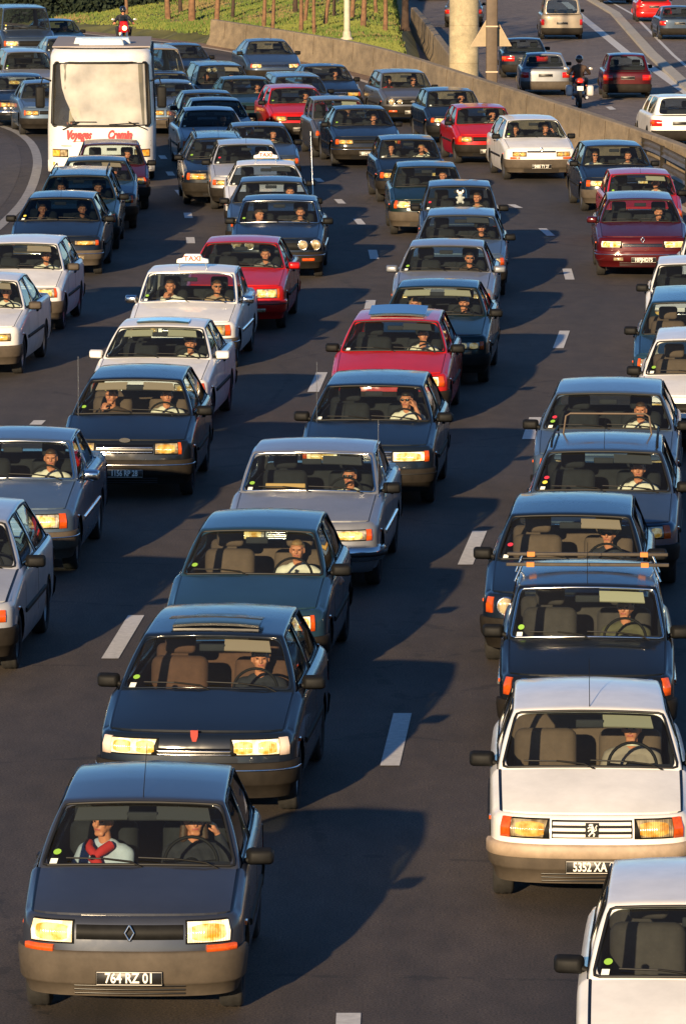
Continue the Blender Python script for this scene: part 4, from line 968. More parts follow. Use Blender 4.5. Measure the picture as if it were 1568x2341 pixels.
MB().lathe([(.47, 0), (.47, 12), (.01, 12)], 32).build('shaft', CONCP, o); MB().lathe([(.66, 0), (.66, .25), (.47, .35)], 32).build('foot', CONC, o)
for z_ in (1.4, 2.6): MB().tube([(.475*math.cos(k*.3), .475*math.sin(k*.3), z_) for k in range(21)], .006, 4, closed=True).build('band', CONC, o)
q = at(1123, 236); dpt = q.y+.8; q = Vector(((1123-784)*(dpt*.9923+1.01)/FP, dpt, OZ))
o = thing('sign_post', 'square brown steel post beside the pillar carrying a triangular sign seen from behind', 'sign', (q.x, q.y, OZ))
DPOL = mat('brown_steel', (.105, .075, .050), .6, .2, var=.2, vs=4); bevel(MB().box(-.17, .17, -.12, .12, 0, 9).build('post', DPOL, o), .03)
zt = lambda py: ray(1123, py).z*(q.y/ray(1123, py).y)+HC-OZ
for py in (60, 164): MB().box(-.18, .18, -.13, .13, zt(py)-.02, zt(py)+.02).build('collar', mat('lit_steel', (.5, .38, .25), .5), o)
zb_ = zt(106); MB().prism([(-.62, zb_), (.60, zb_), (.0, zb_+1.05)], .14, .17).build('triangle_panel', mat('sign_back', (.30, .23, .14), .6, var=.1), o)
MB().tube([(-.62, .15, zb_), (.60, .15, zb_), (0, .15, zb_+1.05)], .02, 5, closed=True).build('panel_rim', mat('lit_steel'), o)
p = bank_hit(64, 40); p = Vector((-13.6, 238, 0)); zc_ = ray(64, 0).z*(p.y/ray(64, 0).y)+HC
p.x = (64-784)*(p.y*.9923+1.01)/FP
o = thing('round_sign', 'round pale sign board at the upper left corner above the van', 'sign', p); MB().tube([(0, .06, 0), (0, .06, zc_+.8)], .05, 8).build('post', DPOL, o)
MB().lathe([(.001, -.01), (.57, -.01), (.60, 0), (.60, .02), (.001, .02)], 28, 'y', (0, 0, zc_+.30)).build('disc', mat('sign_disc', (.45, .36, .27), .6), o)
# ---------------------------------------------------------------- the cars facing the camera
PT = {'charcoal': paint('paint_charcoal', (.040, .045, .060), .3), 'night': paint('paint_night_blue', (.007, .011, .019)), 'petrol': paint('paint_petrol_blue', (.014, .038, .062)),
      'silver': paint('paint_silver', (.25, .26, .28), .45), 'bluegrey': paint('paint_blue_grey', (.085, .125, .18), .4), 'greyblue': paint('paint_slate', (.040, .060, .095), .35), 'navy': paint('paint_navy', (.006, .011, .020)), 'red': paint('paint_red', (.42, .008, .006)), 'wine': paint('paint_wine', (.065, .004, .005), .2),
      'dgreen': paint('paint_dark_green', (.006, .017, .017)), 'white': paint('paint_white', (.76, .74, .70)), 'black': paint('paint_black', (.006, .008, .011)), 'teal': paint('paint_teal', (.012, .032, .036), .2), 'beige': paint('paint_beige', (.30, .25, .19), .2), 'lsilver': paint('paint_light_silver', (.42, .43, .45), .35), 'grey': paint('paint_grey', (.10, .10, .105), .3)}
A = build_car
MINI = dict(sh=.055, W=1.56, L=3.62, H=1.37, yc=.88, dy=.58, wr=.585, fa=.68, wb=2.4, zc=.92, zh=.72)
MID = dict(W=1.66, L=4.05, H=1.39)
SED = dict(W=1.70, L=4.45, H=1.38, kind='sedan', yc=1.15, fa=.78, wb=2.62, lx=(.44, .84))
EST = dict(W=1.68, L=4.4, H=1.43, kind='estate', yc=1.08, fa=.78, wb=2.6)
MERC = dict(SED, trim='chr', grille='merc', gx=.33, gz=(.54, .72), lx=(.40, .80), lz=(.54, .70), lens='LY', ind='side', bump='grey', bstrip='chr')
N, V, T = 2, 1, 0
def C(key, name, label, px, py, col, base=MID, cat='car', yaw=0., **k):
    rj = random.Random(sum(ord(ch)*(i_+3) for i_, ch in enumerate(key)))
    kw = dict(base)
    if key not in ('r5', 'rover', 'p205', 'taxi', 'merc190', 'bmwd') and 'rounds' not in k:   # no two makes share their nose
        z0 = rj.uniform(.54, .57); z1 = z0+rj.uniform(.11, .155)
        for k_, v_ in dict(lz=(z0, z1), lx=(rj.uniform(.40, .54), rj.uniform(.80, .87)), gz=(z0+rj.uniform(0, .03), z1-.012), zh=kw.get('zh', .74)+rj.uniform(-.02, .02), bow=rj.uniform(.75, 1.0), rake=rj.uniform(.05, .25), sh=rj.uniform(.05, .08),
            bz=(.24, rj.uniform(.47, .505)), grille=rj.choice(['slats', 'thin', 'plain', 'chr', 'slats']), iw=rj.choice([.045, .07, .09]), cells=rj.choice([1, 1, 2]), wb=kw.get('wb', 2.45)).items():
            if not (k_ in ('grille', 'lx') and k_ in base): kw[k_] = v_
    kw.update(k); A(key, name, label, cat, px, py, yaw, paintm=PT[col], **kw)
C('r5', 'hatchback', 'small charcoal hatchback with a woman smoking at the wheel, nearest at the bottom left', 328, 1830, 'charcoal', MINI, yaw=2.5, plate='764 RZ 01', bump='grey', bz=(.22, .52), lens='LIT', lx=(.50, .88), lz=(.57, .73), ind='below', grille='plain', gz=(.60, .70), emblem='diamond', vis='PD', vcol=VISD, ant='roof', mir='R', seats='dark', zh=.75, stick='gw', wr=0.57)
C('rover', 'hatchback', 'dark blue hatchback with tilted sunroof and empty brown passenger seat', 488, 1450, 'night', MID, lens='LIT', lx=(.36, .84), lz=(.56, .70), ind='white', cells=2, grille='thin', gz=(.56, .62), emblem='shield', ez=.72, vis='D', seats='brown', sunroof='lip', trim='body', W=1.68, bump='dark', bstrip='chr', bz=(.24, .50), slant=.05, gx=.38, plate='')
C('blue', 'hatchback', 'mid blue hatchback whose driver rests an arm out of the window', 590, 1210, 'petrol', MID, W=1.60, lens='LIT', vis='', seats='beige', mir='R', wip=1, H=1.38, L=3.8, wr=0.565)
C('toyota', 'saloon_car', 'silver grey saloon with chrome grille and an orange folder on its dashboard', 715, 1033, 'silver', SED, bump='chrome', grille='chr', gx=.42, lens='LW', vis='D', vcol=VISD, seats='dark', trim='chr', ant='wing', mir='R', stick='gw', wr=0.665)
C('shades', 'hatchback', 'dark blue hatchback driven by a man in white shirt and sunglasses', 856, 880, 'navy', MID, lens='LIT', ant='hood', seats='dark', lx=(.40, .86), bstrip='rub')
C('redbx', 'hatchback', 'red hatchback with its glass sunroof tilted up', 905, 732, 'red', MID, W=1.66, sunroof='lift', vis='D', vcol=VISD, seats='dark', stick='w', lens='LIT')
C('volvo', 'saloon_car', 'dark green saloon with two cream sun visors folded down, behind the red sunroof car', 1000, 656, 'dgreen', SED, vis='PD', vcol=VISY, mir='R', lens='LW')
C('merc1', 'saloon_car', 'silver saloon with pale door mirrors and a gold-lit left lamp', 1020, 562, 'silver', SED, mcol=PT['silver'], lens='LY', seats='dark', wr=0.6)
C('ltblue', 'hatchback', 'light blue car tucked close behind the silver saloon with pale mirrors', 1053, 492, 'bluegrey', MID, mir='R', lens='LW', vis='D', vcol=VISD)
C('uno', 'hatchback', 'slate hatchback with a white plush toy hanging in its windscreen', 1050, 425, 'greyblue', dict(MINI, H=1.42), mir='LR', lens='LY')
C('gold', 'hatchback', 'dark green hatchback with a bright gold-lit bumper and lamp', 975, 381, 'dgreen', MINI, mir='', bump='grey', lens='LW', emblem='diamond', W=1.6)
C('pair', 'hatchback', 'navy small car with two people, driver shading his eyes, right of middle lane', 932, 319, 'navy', MINI, mir='', lens='LY', seats='dark')
C('fiat', 'hatchback', 'bright red small hatchback beside the white car at the barrier', 1100, 246, 'red', MINI, plate='1837 TZ 27', lens='LY', bump='dark', emblem='diamond', mir='L', ez=.72, W=1.6)
C('p405', 'saloon_car', 'dark blue saloon alone in its lane right of the taxi column', 824, 249, 'night', SED, plate='8814 WP 92', lens='LY', bz=(.24, .50), fog=False, bstrip='chr')
C('golf', 'hatchback', 'dark grey small car with four round lamps near the barrier', 922, 166, 'grey', dict(MID, W=1.62, H=1.41), lamps='round', rounds=((.72, .085), (.45, .07)), gx=.9, grille='slats', gz=(.55, .71), ind='bumper', plate='915 JPJ 92', emblem='oval', mir='R', lens='LY')
C('ax', 'hatchback', 'black small car behind the bright red hatchback at the barrier', 1030, 208, 'night', MINI, lens='LW', bump='black', grille='thin', mir='R', W=1.6)
C('r19', 'saloon_car', 'white car with two people and black mirrors running beside the barrier', 1217, 274, 'white', dict(MID, L=4.2, W=1.68), plate='2485 TY 27', lens='LY', bump='grey', bz=(.24, .50), emblem='diamond', grille='thin', gz=(.66, .70), ez=.73, ind='below', lz=(.57, .68))
C('twomen', 'hatchback', 'dark blue hatchback with two men in front, at the guard rail', 1402, 333, 'night', MID, lens='LW', grille='thin', bump='grey')
C('redr', 'hatchback', 'red hatchback with a cream visor half hidden behind the wine red car', 1463, 398, 'red', MINI, vis='D', vcol=VISY, mir='R', L=3.7, ant='roof')
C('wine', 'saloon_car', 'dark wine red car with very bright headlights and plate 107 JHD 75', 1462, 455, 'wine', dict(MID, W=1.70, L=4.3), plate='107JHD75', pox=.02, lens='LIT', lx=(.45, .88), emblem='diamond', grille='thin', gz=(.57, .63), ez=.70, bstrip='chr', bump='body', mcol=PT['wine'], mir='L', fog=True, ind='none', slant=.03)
C('wh1', 'hatchback', 'white car at the right edge just behind the blue estate car', 1588, 604, 'white', MINI, seats='dark', yaw=0)
C('wh0', 'hatchback', 'white car cut by the right edge beside the wine red car', 1650, 540, 'white', MINI, seats='dark')
C('blueest', 'estate_car', 'blue grey car with amber indicator at the right edge between two white cars', 1582, 690, 'petrol', dict(EST, W=1.68), seats='beige', lens='LW', ant='roof')
C('wh2', 'hatchback', 'white car with beige seats at the right edge, black lower mirror', 1600, 777, 'white', dict(MID, H=1.42), seats='beige', lens='LW', grille='slats')
C('gb', 'saloon_car', 'grey blue car with a driver in white shirt and black tie', 1390, 898, 'bluegrey', dict(MID, W=1.76), seats='dark', stick='gwr', lens='LY', H=1.39, wr=0.635)
C('rack', 'hatchback', 'blue grey car with low silver side rails on its roof', 1380, 1030, 'greyblue', dict(MID, W=1.70), seats='dark', vis='D', vcol=VISD, stick='ywr', mir='R', lens='LW', rails=True, ant='roof', wr=0.63)
C('lady', 'hatchback', 'dark blue car with empty grey seats and a woman driving', 1304, 1176, 'navy', dict(MID, W=1.66), seats='beige', vis='D', lens='LY', lamps='round', rounds=((.70, .078),), gx=.5, wr=0.6)
C('bars', 'hatchback', 'small black old car with two roof bars tied with orange straps', 1342, 1340, 'black', dict(MINI, W=1.58, H=1.42, dy=.42, sh=.06), seats='grey', vis='D', vcol=VISY, trim='chr', stick='gw', lens='LW', lamps='round', rounds=((.7, .072),), gx=.5, ant='roof', kind='hatch', wr=0.625, yaw=1.8)
C('p205', 'hatchback', 'white small hatchback with plate beginning 5352 and a lion emblem', 1347, 1622, 'white', MINI, plate='5352 XA 92', pox=.03, lens='LY', lx=(.42, .80), lz=(.55, .70), ind='side', grille='body', gz=(.555, .69), gx=.40, emblem='lion', bump='grey', bstrip='tan', vis='D', vcol=mat('khaki_visor', (.36, .33, .22), .8), heads=False, seats='beige', mir='LR', ant='roof', slant=.04, bz=(.24, .50), wr=0.59, yaw=2.6)
C('whbr', 'hatchback', 'white hatchback cut off by the bottom right corner', 1598, 2068, 'white', dict(MINI), seats='grey', stick='gw', mir='LR', kind='hatch', lens='LW', wr=0.59, yaw=0.5)
# lane of the escort and taxis
C('escort', 'hatchback', 'black hatchback with a tall wing aerial and peach visors', 311, 866, 'black', dict(MID, W=1.64), plate='1156 RP 28', lens='LY', lz=(.57, .71), grille='thin', gz=(.58, .69), emblem='oval', ez=.74, vis='PD', ant='hood', seats='beige', bstrip='chr', mir='R', yaw=1.5, bump='dark', lx=(.45, .80), heads=False, wr=0.57)
C('merc190', 'saloon_car', 'blue grey saloon with ribbed chrome grille at the left edge', 33, 1006, 'bluegrey', MERC, seats='dark', mcol=CHR, mir='R', lens='LW', yaw=1.5, wr=0.63)
C('bmww', 'saloon_car', 'white car with dark glass sunroof and big white mirrors', 369, 747, 'white', dict(SED, W=1.66), sunroof='glass', mcol=PT['white'], vis='PD', vcol=VISY, lens='LY', seats='dark')
C('taxi', 'taxi', 'white taxi with a red lettered roof sign and driver in sunglasses', 437, 622, 'white', dict(MERC, H=1.42), cat='taxi', seats='dark', mcol=CHR, mir='LR', stick='gw', wr=0.67)
C('honda', 'hatchback', 'red car with red mirror directly behind the white taxi', 553, 554, 'red', dict(SED, W=1.67), mcol=PT['red'], mir='R', lens='LW', seats='dark', bump='body', bstrip='rub', fog=True)
C('bmwd', 'saloon_car', 'dark saloon with round yellow lamps and two people, behind the red car', 639, 458, 'night', dict(SED, W=1.72), lamps='round', rounds=((.83, .088), (.57, .080)), gx=.95, gz=(.54, .71), lz=(.54, .72), grille='plain', trim='chr', ind='bumper', seats='dark', stick='g', bstrip='chr', wr=0.665)
C('aerial', 'saloon_car', 'slate blue car with a long whip aerial behind the dark saloon', 620, 415, 'greyblue', SED, ant='tail', vis='', seats='dark')
C('taxi2', 'taxi', 'pale taxi with roof sign, farther back behind the slate blue car', 608, 377, 'white', SED, cat='taxi', vis='D', vcol=VISD, seats='dark', mir='R', rails=False)
C('silv', 'saloon_car', 'silver car behind the farther taxi', 563, 330, 'lsilver', MID, mir='L', lens='LY', ant='roof')
C('railed', 'estate_car', 'dark estate with black roof rails left of the silver car', 500, 316, 'night', EST, rails=True, mir='L', lens='LY', ant='roof', wr=.52)
C('navs', 'saloon_car', 'dark blue saloon right of the silver car with a big black mirror', 592, 288, 'greyblue', SED, mir='R', ant='roof', lens='LY')
C('pale', 'saloon_car', 'pale silver saloon ahead of the dark estate with rails, right of the coach', 480, 252, 'lsilver', SED, mir='', lens='LY', ind='side', bump='grey', vis='PD', vcol=VISD)
FAR = dict(detail=1)
C('d1', 'saloon_car', 'dark blue car close behind the pale silver saloon', 494, 230, 'night', SED, detail=1, vis='PD', vcol=VISD)
C('d2', 'saloon_car', 'navy car half hidden left behind another dark blue car', 474, 213, 'night', SED, detail=1)
C('tealc', 'saloon_car', 'teal saloon in the middle distance left of the red car', 562, 181, 'teal', SED, detail=1, lens='LY', plate='', mir='')
C('redo', 'hatchback', 'dark red hatchback in the middle distance left of the dark grey boxy car', 672, 201, 'red', MID, detail=1, plate='', lens='LY')
C('panda', 'hatchback', 'boxy brown grey small car with a square gold lamp', 771, 228, 'grey', dict(MINI, W=1.5, H=1.44), detail=1, vis='D', vcol=VISY, mir='')
C('vanb', 'hatchback', 'dark slate hatchback hidden behind the dark red hatchback', 682, 175, 'greyblue', dict(EST, H=1.42), detail=1)
C('best', 'estate_car', 'black car with gold lamps right behind the dark red hatchback', 743, 152, 'black', SED, detail=1, plate='', mir='R', lens='LY')
C('xm', 'saloon_car', 'blue wedge-shaped car beside the rounded start of the barrier', 612, 94, 'greyblue', dict(MID, W=1.79, L=4.7, kind='fast', yc=1.2, H=1.39, dy=.75, wb=2.85, fa=1.0, zh=.70, ), detail=1, mir='LR', lens='LW', yaw=-4)
C('jeep', 'estate_car', 'black tall car with two people lit orange, behind the teal saloon', 505, 150, 'black', dict(EST, H=1.50), detail=1, mir='', lens='LY', vis='D')
C('bmwf', 'saloon_car', 'dark blue saloon with a row of small lamps right of the grey van', 418, 104, 'night', SED, detail=1, lamps='round', rounds=((.85, .07), (.62, .07)), gx=.9, grille='plain', plate='', mir='R')
A('transit', 'van', 'grey beige van behind the right shoulder of the coach', 'van', 352, 111, 0, paintm=PT['beige'], W=1.9, L=4.7, H=1.98, yc=.62, dy=.62, zc=1.18, zh=.95, kind='van', wr=.70, fa=.8, wb=2.8, detail=1, lz=(.70, .86), gz=(.70, .86), lens='LW', mir='', vis='', r=.32)
C('mercf', 'saloon_car', 'blue grey saloon with chrome grille right behind the coach', 388, 189, 'bluegrey', MERC, detail=1, plate='155 PA 75', mir='', ant=None)
C('mercg', 'saloon_car', 'slate saloon hidden behind the coach mirror', 376, 168, 'greyblue', SED, detail=1, mir='')
A('trafic', 'van', 'dark blue van at the upper left corner under the round sign', 'van', 58, 18, -6, paintm=PT['greyblue'], W=1.9, L=4.9, H=1.95, yc=.95, dy=.5, zc=1.12, zh=.9, kind='van', wr=.74, fa=.85, wb=2.9, detail=1, lz=(.62, .80), gz=(.62, .80), lens='LW', mir='', r=.32)
C('bx', 'saloon_car', 'dark teal saloon with a single black mirror, upper left on the bend', 132, 48, 'teal', dict(SED, W=1.68, kind='fast'), detail=1, mir='R', yaw=-3)
C('bx2', 'saloon_car', 'pale teal saloon just above the coach roof', 153, 88, 'bluegrey', dict(SED, W=1.68, kind='fast'), detail=1, mir='', yaw=-3)
C('landc', 'estate_car', 'silver boxy car left of the coach, second row from the edge', 63, 119, 'silver', dict(EST, H=1.5, W=1.72), detail=1, mir='L', yaw=-1)
C('mercl', 'saloon_car', 'dark saloon with chrome bumper at the left edge above the white line', 46, 174, 'night', MERC, detail=1, lens='LY', bump='chrome', mir='', plate='')
C('peek', 'saloon_car', 'blue grey car squeezed between the dark saloon and the coach', 108, 190, 'bluegrey', SED, detail=1, mir='', ant=None, lens='LY')
# in front of the coach
C('brown', 'hatchback', 'dark burgundy hatchback immediately in front of the coach', 256, 330, 'wine', dict(MINI, H=1.40, W=1.6), mir='R', seats='dark', lens='LY', bump='dark')
C('bl2', 'saloon_car', 'blue car with one visor down between the burgundy car and the railed estate', 222, 367, 'petrol', SED, mir='', vis='D', seats='dark')
C('est2', 'estate_car', 'dark teal estate with roof rack feet in front of the blue car', 181, 401, 'teal', dict(EST, W=1.7, wr=.58), mir='R', rails=True, glass='dark', seats='dark', lens='LY')
C('zx', 'hatchback', 'wide dark blue car with tinted windscreen and slim gold lamp', 140, 452, 'night', dict(MID, W=1.72, wr=.585), glass='dark', lens='LY', bump='grey', bstrip='chr', lz=(.57, .66), mir='LR', gz=(.58, .65), fog=True, ant='roof', seats='dark')
C('whl', 'hatchback', 'white hatchback at the left edge with grey bumper and amber indicator', 50, 556, 'white', dict(MID, W=1.68), bump='grey', lens='LW', vis='D', mcol=PGREY, seats='dark', mir='R')
C('whl2', 'saloon_car', 'white saloon cut by the left edge with twin rectangular lamps', -48, 640, 'white', dict(SED, W=1.68), bump='grey', lens='LY', vis='D', mcol=PGREY, ind='none', seats='dark', mir='R', fog=False)
C('silvl', 'hatchback', 'silver car cut by the left edge with a black rounded mirror', -118, 1188, 'lsilver', dict(MID, W=1.68, H=1.40), seats='dark', mir='R', yaw=1.0, wr=0.58)
# ---------------------------------------------------------------- opposite carriageway, seen from behind
RG = 'cars on the opposite carriageway'
def D_(key, name, label, px, py, col, base, yaw=0., **k):
    kw = dict(base); kw.update(k); kw.setdefault('detail', 1); A(key, name, label, kw.pop('cat', 'car'), px, py, yaw, group=RG, paintm=PT[col], rear=True, mir=kw.pop('mir', 'L'), **kw)
D_('o1', 'estate_car', 'tall beige off-road estate driving away with red corner lamps', 1284, -1, 'beige', dict(EST, W=1.80, H=1.72, wr=.70, zc=1.08, zh=.95, tx=(.82, .98), tz=(.62, .86), r=.34), plate='', yrr=4.2)
D_('o2', 'saloon_car', 'dark blue coupe with a red lamp strip behind the sign post', 1197, 90, 'night', SED, tx=(.45, .95), plate='')
D_('o3', 'saloon_car', 'pale silver saloon driving away with a red sticker in its rear window', 1243, 124, 'silver', dict(SED, W=1.68), plate='', tx=(.66, .96), bump='grey')
D_('o5', 'hatchback', 'dark wine hatchback driving away on the right with white plate', 1432, 126, 'wine', dict(MID, H=1.46, W=1.62), plate='', tx=(.60, .96), bump='dark')
D_('o6', 'hatchback', 'red hatchback at the upper right on the slip road', 1493, -18, 'red', MID, plate='', bump='body')
D_('o7', 'saloon_car', 'dark saloon with a lit tail panel at the upper right edge', 1546, 16, 'greyblue', dict(SED, W=1.68), plate='', yaw=-2, tx=(.7, .97))
D_('o8', 'estate_car', 'white car half hidden behind the barrier at the right edge', 1553, 224, 'white', dict(EST, W=1.68), plate='', mir='L', yaw=-3)
D_('o9', 'saloon_car', 'grey car driving away half hidden by the concrete pillar', 1060, -8, 'grey', dict(SED, W=1.72), plate='', yaw=2)
D_('o10', 'saloon_car', 'black car far off just left of the concrete pillar', 992, -60, 'black', dict(SED, W=1.72), plate='', yaw=2)
D_('o11', 'hatchback', 'grey car barely in frame on the slip road at the top edge', 1408, -52, 'grey', MID, plate='')

# ---------------------------------------------------------------- extras that belong to single cars
def attach(key, f): return f(CARS[key])
def taxi_sign(key, y=None):
    c = CARS[key]; p = c['gp']('F', 0, 1.0, .0); m = MB()
    m.prism([(-.25, 0), (.25, 0), (.24, .06), (.15, .08), (.12, .14), (-.12, .14), (-.15, .08), (-.24, .06)], -.06, .06)
    s = bevel(m.build('taxi_sign', mat('sign_white', (.85, .78, .66), .4), c['root'], loc=(0, p.y+.30, p.z+.10)), .012)
    me = cached('taxitxt', lambda: text_mesh('TAXI', .105, .001, 1.15, 0, .004))
    if not me.materials: me.materials.append(mat('sign_red', (.55, .02, .02), .5))
    link('sign_lettering', me, s, (0, -.0625, .07), (math.pi/2, 0, 0))
    for sx_ in (-.2, .2): MB().tube([(sx_, 0, 0), (sx_*1.1, 0, -.09)], .012, 5).build('sign_foot', CHR, s)
taxi_sign('taxi'); taxi_sign('taxi2')
c = CARS['bars']
for y_, z_ in ((.30, .12), (.95, .13)):
    p = c['gp']('F', 0, 1, 0); b_ = bevel(MB().box(-.74, .74, p.y+y_, p.y+y_+.05, p.z+z_, p.z+z_+.03).build('roof_bar', mat('weathered_wood', (.045, .035, .025), .7, var=.3, vs=9), c['root']), .006)
    for s in (1, -1):
        MB().box(s*.52-.035, s*.52+.035, p.y+y_-.006, p.y+y_+.056, p.z+z_-.006, p.z+z_+.036).build('strap', mat('orange_strap', (.5, .17, .02), .6), b_)
        MB().tube([(s*.60, p.y+y_+.02, p.z+z_), (s*.66, p.y+y_+.02, p.z-.02)], .012, 5).build('bar_foot', CHR, b_)
c = CARS['rack']; p = c['gp']('F', 0, 1, 0)
b_ = MB().tube([(-.50, p.y+1.35, p.z+.0), (-.47, p.y+1.35, p.z+.22), (-.42, p.y+1.35, p.z+.25), (.42, p.y+1.35, p.z+.25), (.47, p.y+1.35, p.z+.22), (.50, p.y+1.35, p.z)], .012, 6).build('ski_rack', mat('brown_steel'), c['root'])
c = CARS['uno']; p = c['gp']('F', .02, .62, -.12); m = MB(); m.ell((0, 0, .10), (.05, .04, .05)); m.ell((0, 0, 0), (.06, .05, .075)); 
for s in (1, -1): m.ell((s*.05, 0, .15), (.02, .015, .03)); m.ell((s*.05, -.02, -.06), (.025, .03, .03)); m.ell((s*.06, -.02, .03), (.03, .02, .02))
m.xf(Matrix.Translation((0, 0, 0))); o = m.build('plush_toy', mat('white_plush', (.8, .72, .68), .9)); o.parent = None
o.matrix_world = Matrix.Translation(c['root'].location)@Matrix.Rotation(c['a'], 4, 'Z')@Matrix.Translation(p); tag(o, 'white plush toy hanging inside the windscreen of the slate hatchback', 'toy')
c = CARS['toyota']; p = c['gp']('F', -.35, .0, 0); o = bevel(MB().box(-.22, .22, -.10, .12, 0, .05).build('folder', mat('orange_card', (.62, .36, .12), .7)), .01)
o.matrix_world = Matrix.Translation(c['root'].location)@Matrix.Rotation(c['a'], 4, 'Z')@Matrix.Translation((p.x, p.y+.32, p.z+.0))@Matrix.Rotation(R(-18), 4, 'X'); tag(o, 'orange folder lying on the dashboard of the silver grey saloon', 'folder')

# ---------------------------------------------------------------- who sits in the cars
def put(key, side, label, pose, top, hair=('short', 'dark'), dz=0., dy=0., turn=0., **k):
    c = CARS[key]; s = 1 if side == 'D' else -1; v = Matrix.Rotation(c['a'], 3, 'Z')@Vector((s*c['sx'], c['hy']+dy, .455+dz)); l = c['root'].location
    rj = random.Random(label); 
    if turn == 0: turn = rj.uniform(-14, 14)
    if pose == 'wheel' and rj.random() < .35: pose = 'onehand'
    if hair == ('short', 'dark'): hair = ('short', rj.choice(['dark', 'dark', 'brown']))
    dz += rj.uniform(-.015, .02); k.setdefault('sc', rj.uniform(.90, .95))
    return person(label, (l.x+v.x, l.y+v.y, v.z), c['a']+R(turn), pose, top, hair, group='people in the cars', **k)
put('r5', 'D', 'woman with wavy hair smoking at the wheel of the small charcoal hatchback', 'head', 'dark', ('long', 'brown'), dy=-.05)
put('r5', 'P', 'passenger in pale blue with a red scarf in the small charcoal hatchback', 'lap', 'pale blue', ('short', 'brown'), turn=-25, dz=-.02)
c = CARS['r5']
put('rover', 'D', 'driver in dark clothes in the blue car with the tilted sunroof', 'wheel', 'dark', ('short', 'brown'), dz=-.04)
put('blue', 'D', 'man in white shirt and dark tie leaning an arm out of the mid blue hatchback', 'sill', 'white', ('short', 'fair'), tie=True, dz=-.02)
put('toyota', 'D', 'driver with raised sunglasses in the silver grey saloon with chrome grille', 'wheel', 'white', ('short', 'dark'), specs=True, dz=-.09)
put('shades', 'D', 'man in white shirt and black sunglasses, hand at his temple', 'head', 'white', ('short', 'dark'), specs=True, lng=False, dz=.0)
put('redbx', 'D', 'driver in white shirt holding a phone hand to his chin in the red sunroof car', 'chin', 'white', ('short', 'dark'))
put('volvo', 'D', 'driver in dark jacket below the cream visor of the dark green saloon', 'wheel', 'dark', ('short', 'grey'), tie=False, dz=-.04)
put('volvo', 'P', 'smiling fair passenger in the dark green saloon', 'lap', 'dark', ('long', 'fair'), dz=-.06)
put('merc1', 'D', 'driver in short sleeves with both arms on the wheel of the silver saloon', 'wheel', 'brown', ('short', 'dark'), lng=False, specs=True)
put('ltblue', 'D', 'driver with white collar and black tie in the light blue car', 'wheel', 'dark', ('short', 'dark'))
put('uno', 'D', 'driver beside the plush toy in the slate hatchback', 'wheel', 'tan', ('short', 'dark'))
put('gold', 'D', 'driver of the dark green hatchback with the gold-lit bumper', 'wheel', 'dark', ('short', 'dark'))
put('pair', 'D', 'man in white shirt shading his face in the navy small car', 'head', 'white', ('short', 'fair'))
put('pair', 'P', 'passenger in grey top beside the man shading his face', 'lap', 'grey', ('short', 'dark'))
put('fiat', 'D', 'driver in patterned shirt in the bright red small hatchback', 'wheel', 'patterned', ('short', 'brown'))
put('p405', 'D', 'driver of the dark blue saloon alone in its lane', 'wheel', 'dark', ('short', 'brown'), dz=-.04)
put('golf', 'D', 'driver in sunglasses in the car with four round lamps', 'wheel', 'dark', ('short', 'brown'), specs=True)
put('golf', 'P', 'passenger in a red top in the car with four round lamps', 'lap', 'red', ('short', 'dark'))
put('ax', 'D', 'driver of the black small car behind the bright red hatchback', 'wheel', 'grey', ('short', 'dark'))
put('r19', 'D', 'driver with a raised hand in the white car beside the barrier', 'head', 'dark', ('short', 'dark'))
put('r19', 'P', 'passenger in the white car beside the barrier', 'lap', 'dark', ('short', 'dark'))
put('twomen', 'D', 'man with a moustache driving the dark blue hatchback at the guard rail', 'wheel', 'grey', ('short', 'dark'))
put('twomen', 'P', 'man in sunglasses and white shirt, passenger at the guard rail', 'lap', 'white', ('short', 'dark'), specs=True)
put('redr', 'D', 'driver in white shirt in the half hidden red hatchback', 'wheel', 'white', ('short', 'dark'))
put('wine', 'D', 'driver of the wine red car with bright headlights', 'wheel', 'dark', ('short', 'dark'), dz=-.04)
put('wh2', 'D', 'driver of the white car with beige seats at the right edge', 'wheel', 'tan', ('short', 'dark'))
put('blueest', 'D', 'driver of the blue grey car at the right edge', 'wheel', 'white', ('short', 'dark'))
put('gb', 'D', 'man in white shirt with thin black tie in the grey blue car', 'wheel', 'white', ('short', 'dark'), lng=False, tie=True, dz=-.02)
put('rack', 'D', 'driver in open white shirt in the car with roof side rails', 'wheel', 'white', ('short', 'dark'), dz=-.03)
put('lady', 'D', 'woman with fair curls and sunglasses driving the dark blue car', 'wheel', 'dark', ('curly', 'fair'), specs=True)
put('bars', 'D', 'young driver in olive jumper in the old car with roof bars', 'wheel', 'olive', ('short', 'brown'), dz=-.02)
put('p205', 'D', 'driver in grey jumper over a white collar in the white small hatchback', 'wheel', 'grey', ('short', 'brown'), dz=-.02)
put('whbr', 'D', 'driver of the white hatchback cut off at the bottom right', 'wheel', 'blue', ('short', 'dark'))
put('escort', 'D', 'driver in pink white shirt in the black hatchback with peach visors', 'wheel', 'white', ('short', 'brown'), dz=-.03)
put('escort', 'P', 'passenger with a hand to the face in the black hatchback', 'chin', 'brown', ('short', 'dark'), dz=-.03, turn=-15)
put('merc190', 'D', 'driver in white shirt in the blue grey saloon at the left edge', 'wheel', 'white', ('short', 'dark'), dz=-.03)
put('bmww', 'D', 'driver in white shirt in the white car with glass sunroof', 'wheel', 'white', ('short', 'brown'), dz=-.04)
put('taxi', 'D', 'taxi driver in black sunglasses and tan shirt', 'wheel', 'tan', ('short', 'dark'), specs=True, lng=False, dz=.0)
put('taxi', 'P', 'passenger in white with a hand at the chin in the nearer taxi', 'chin', 'white', ('short', 'dark'))
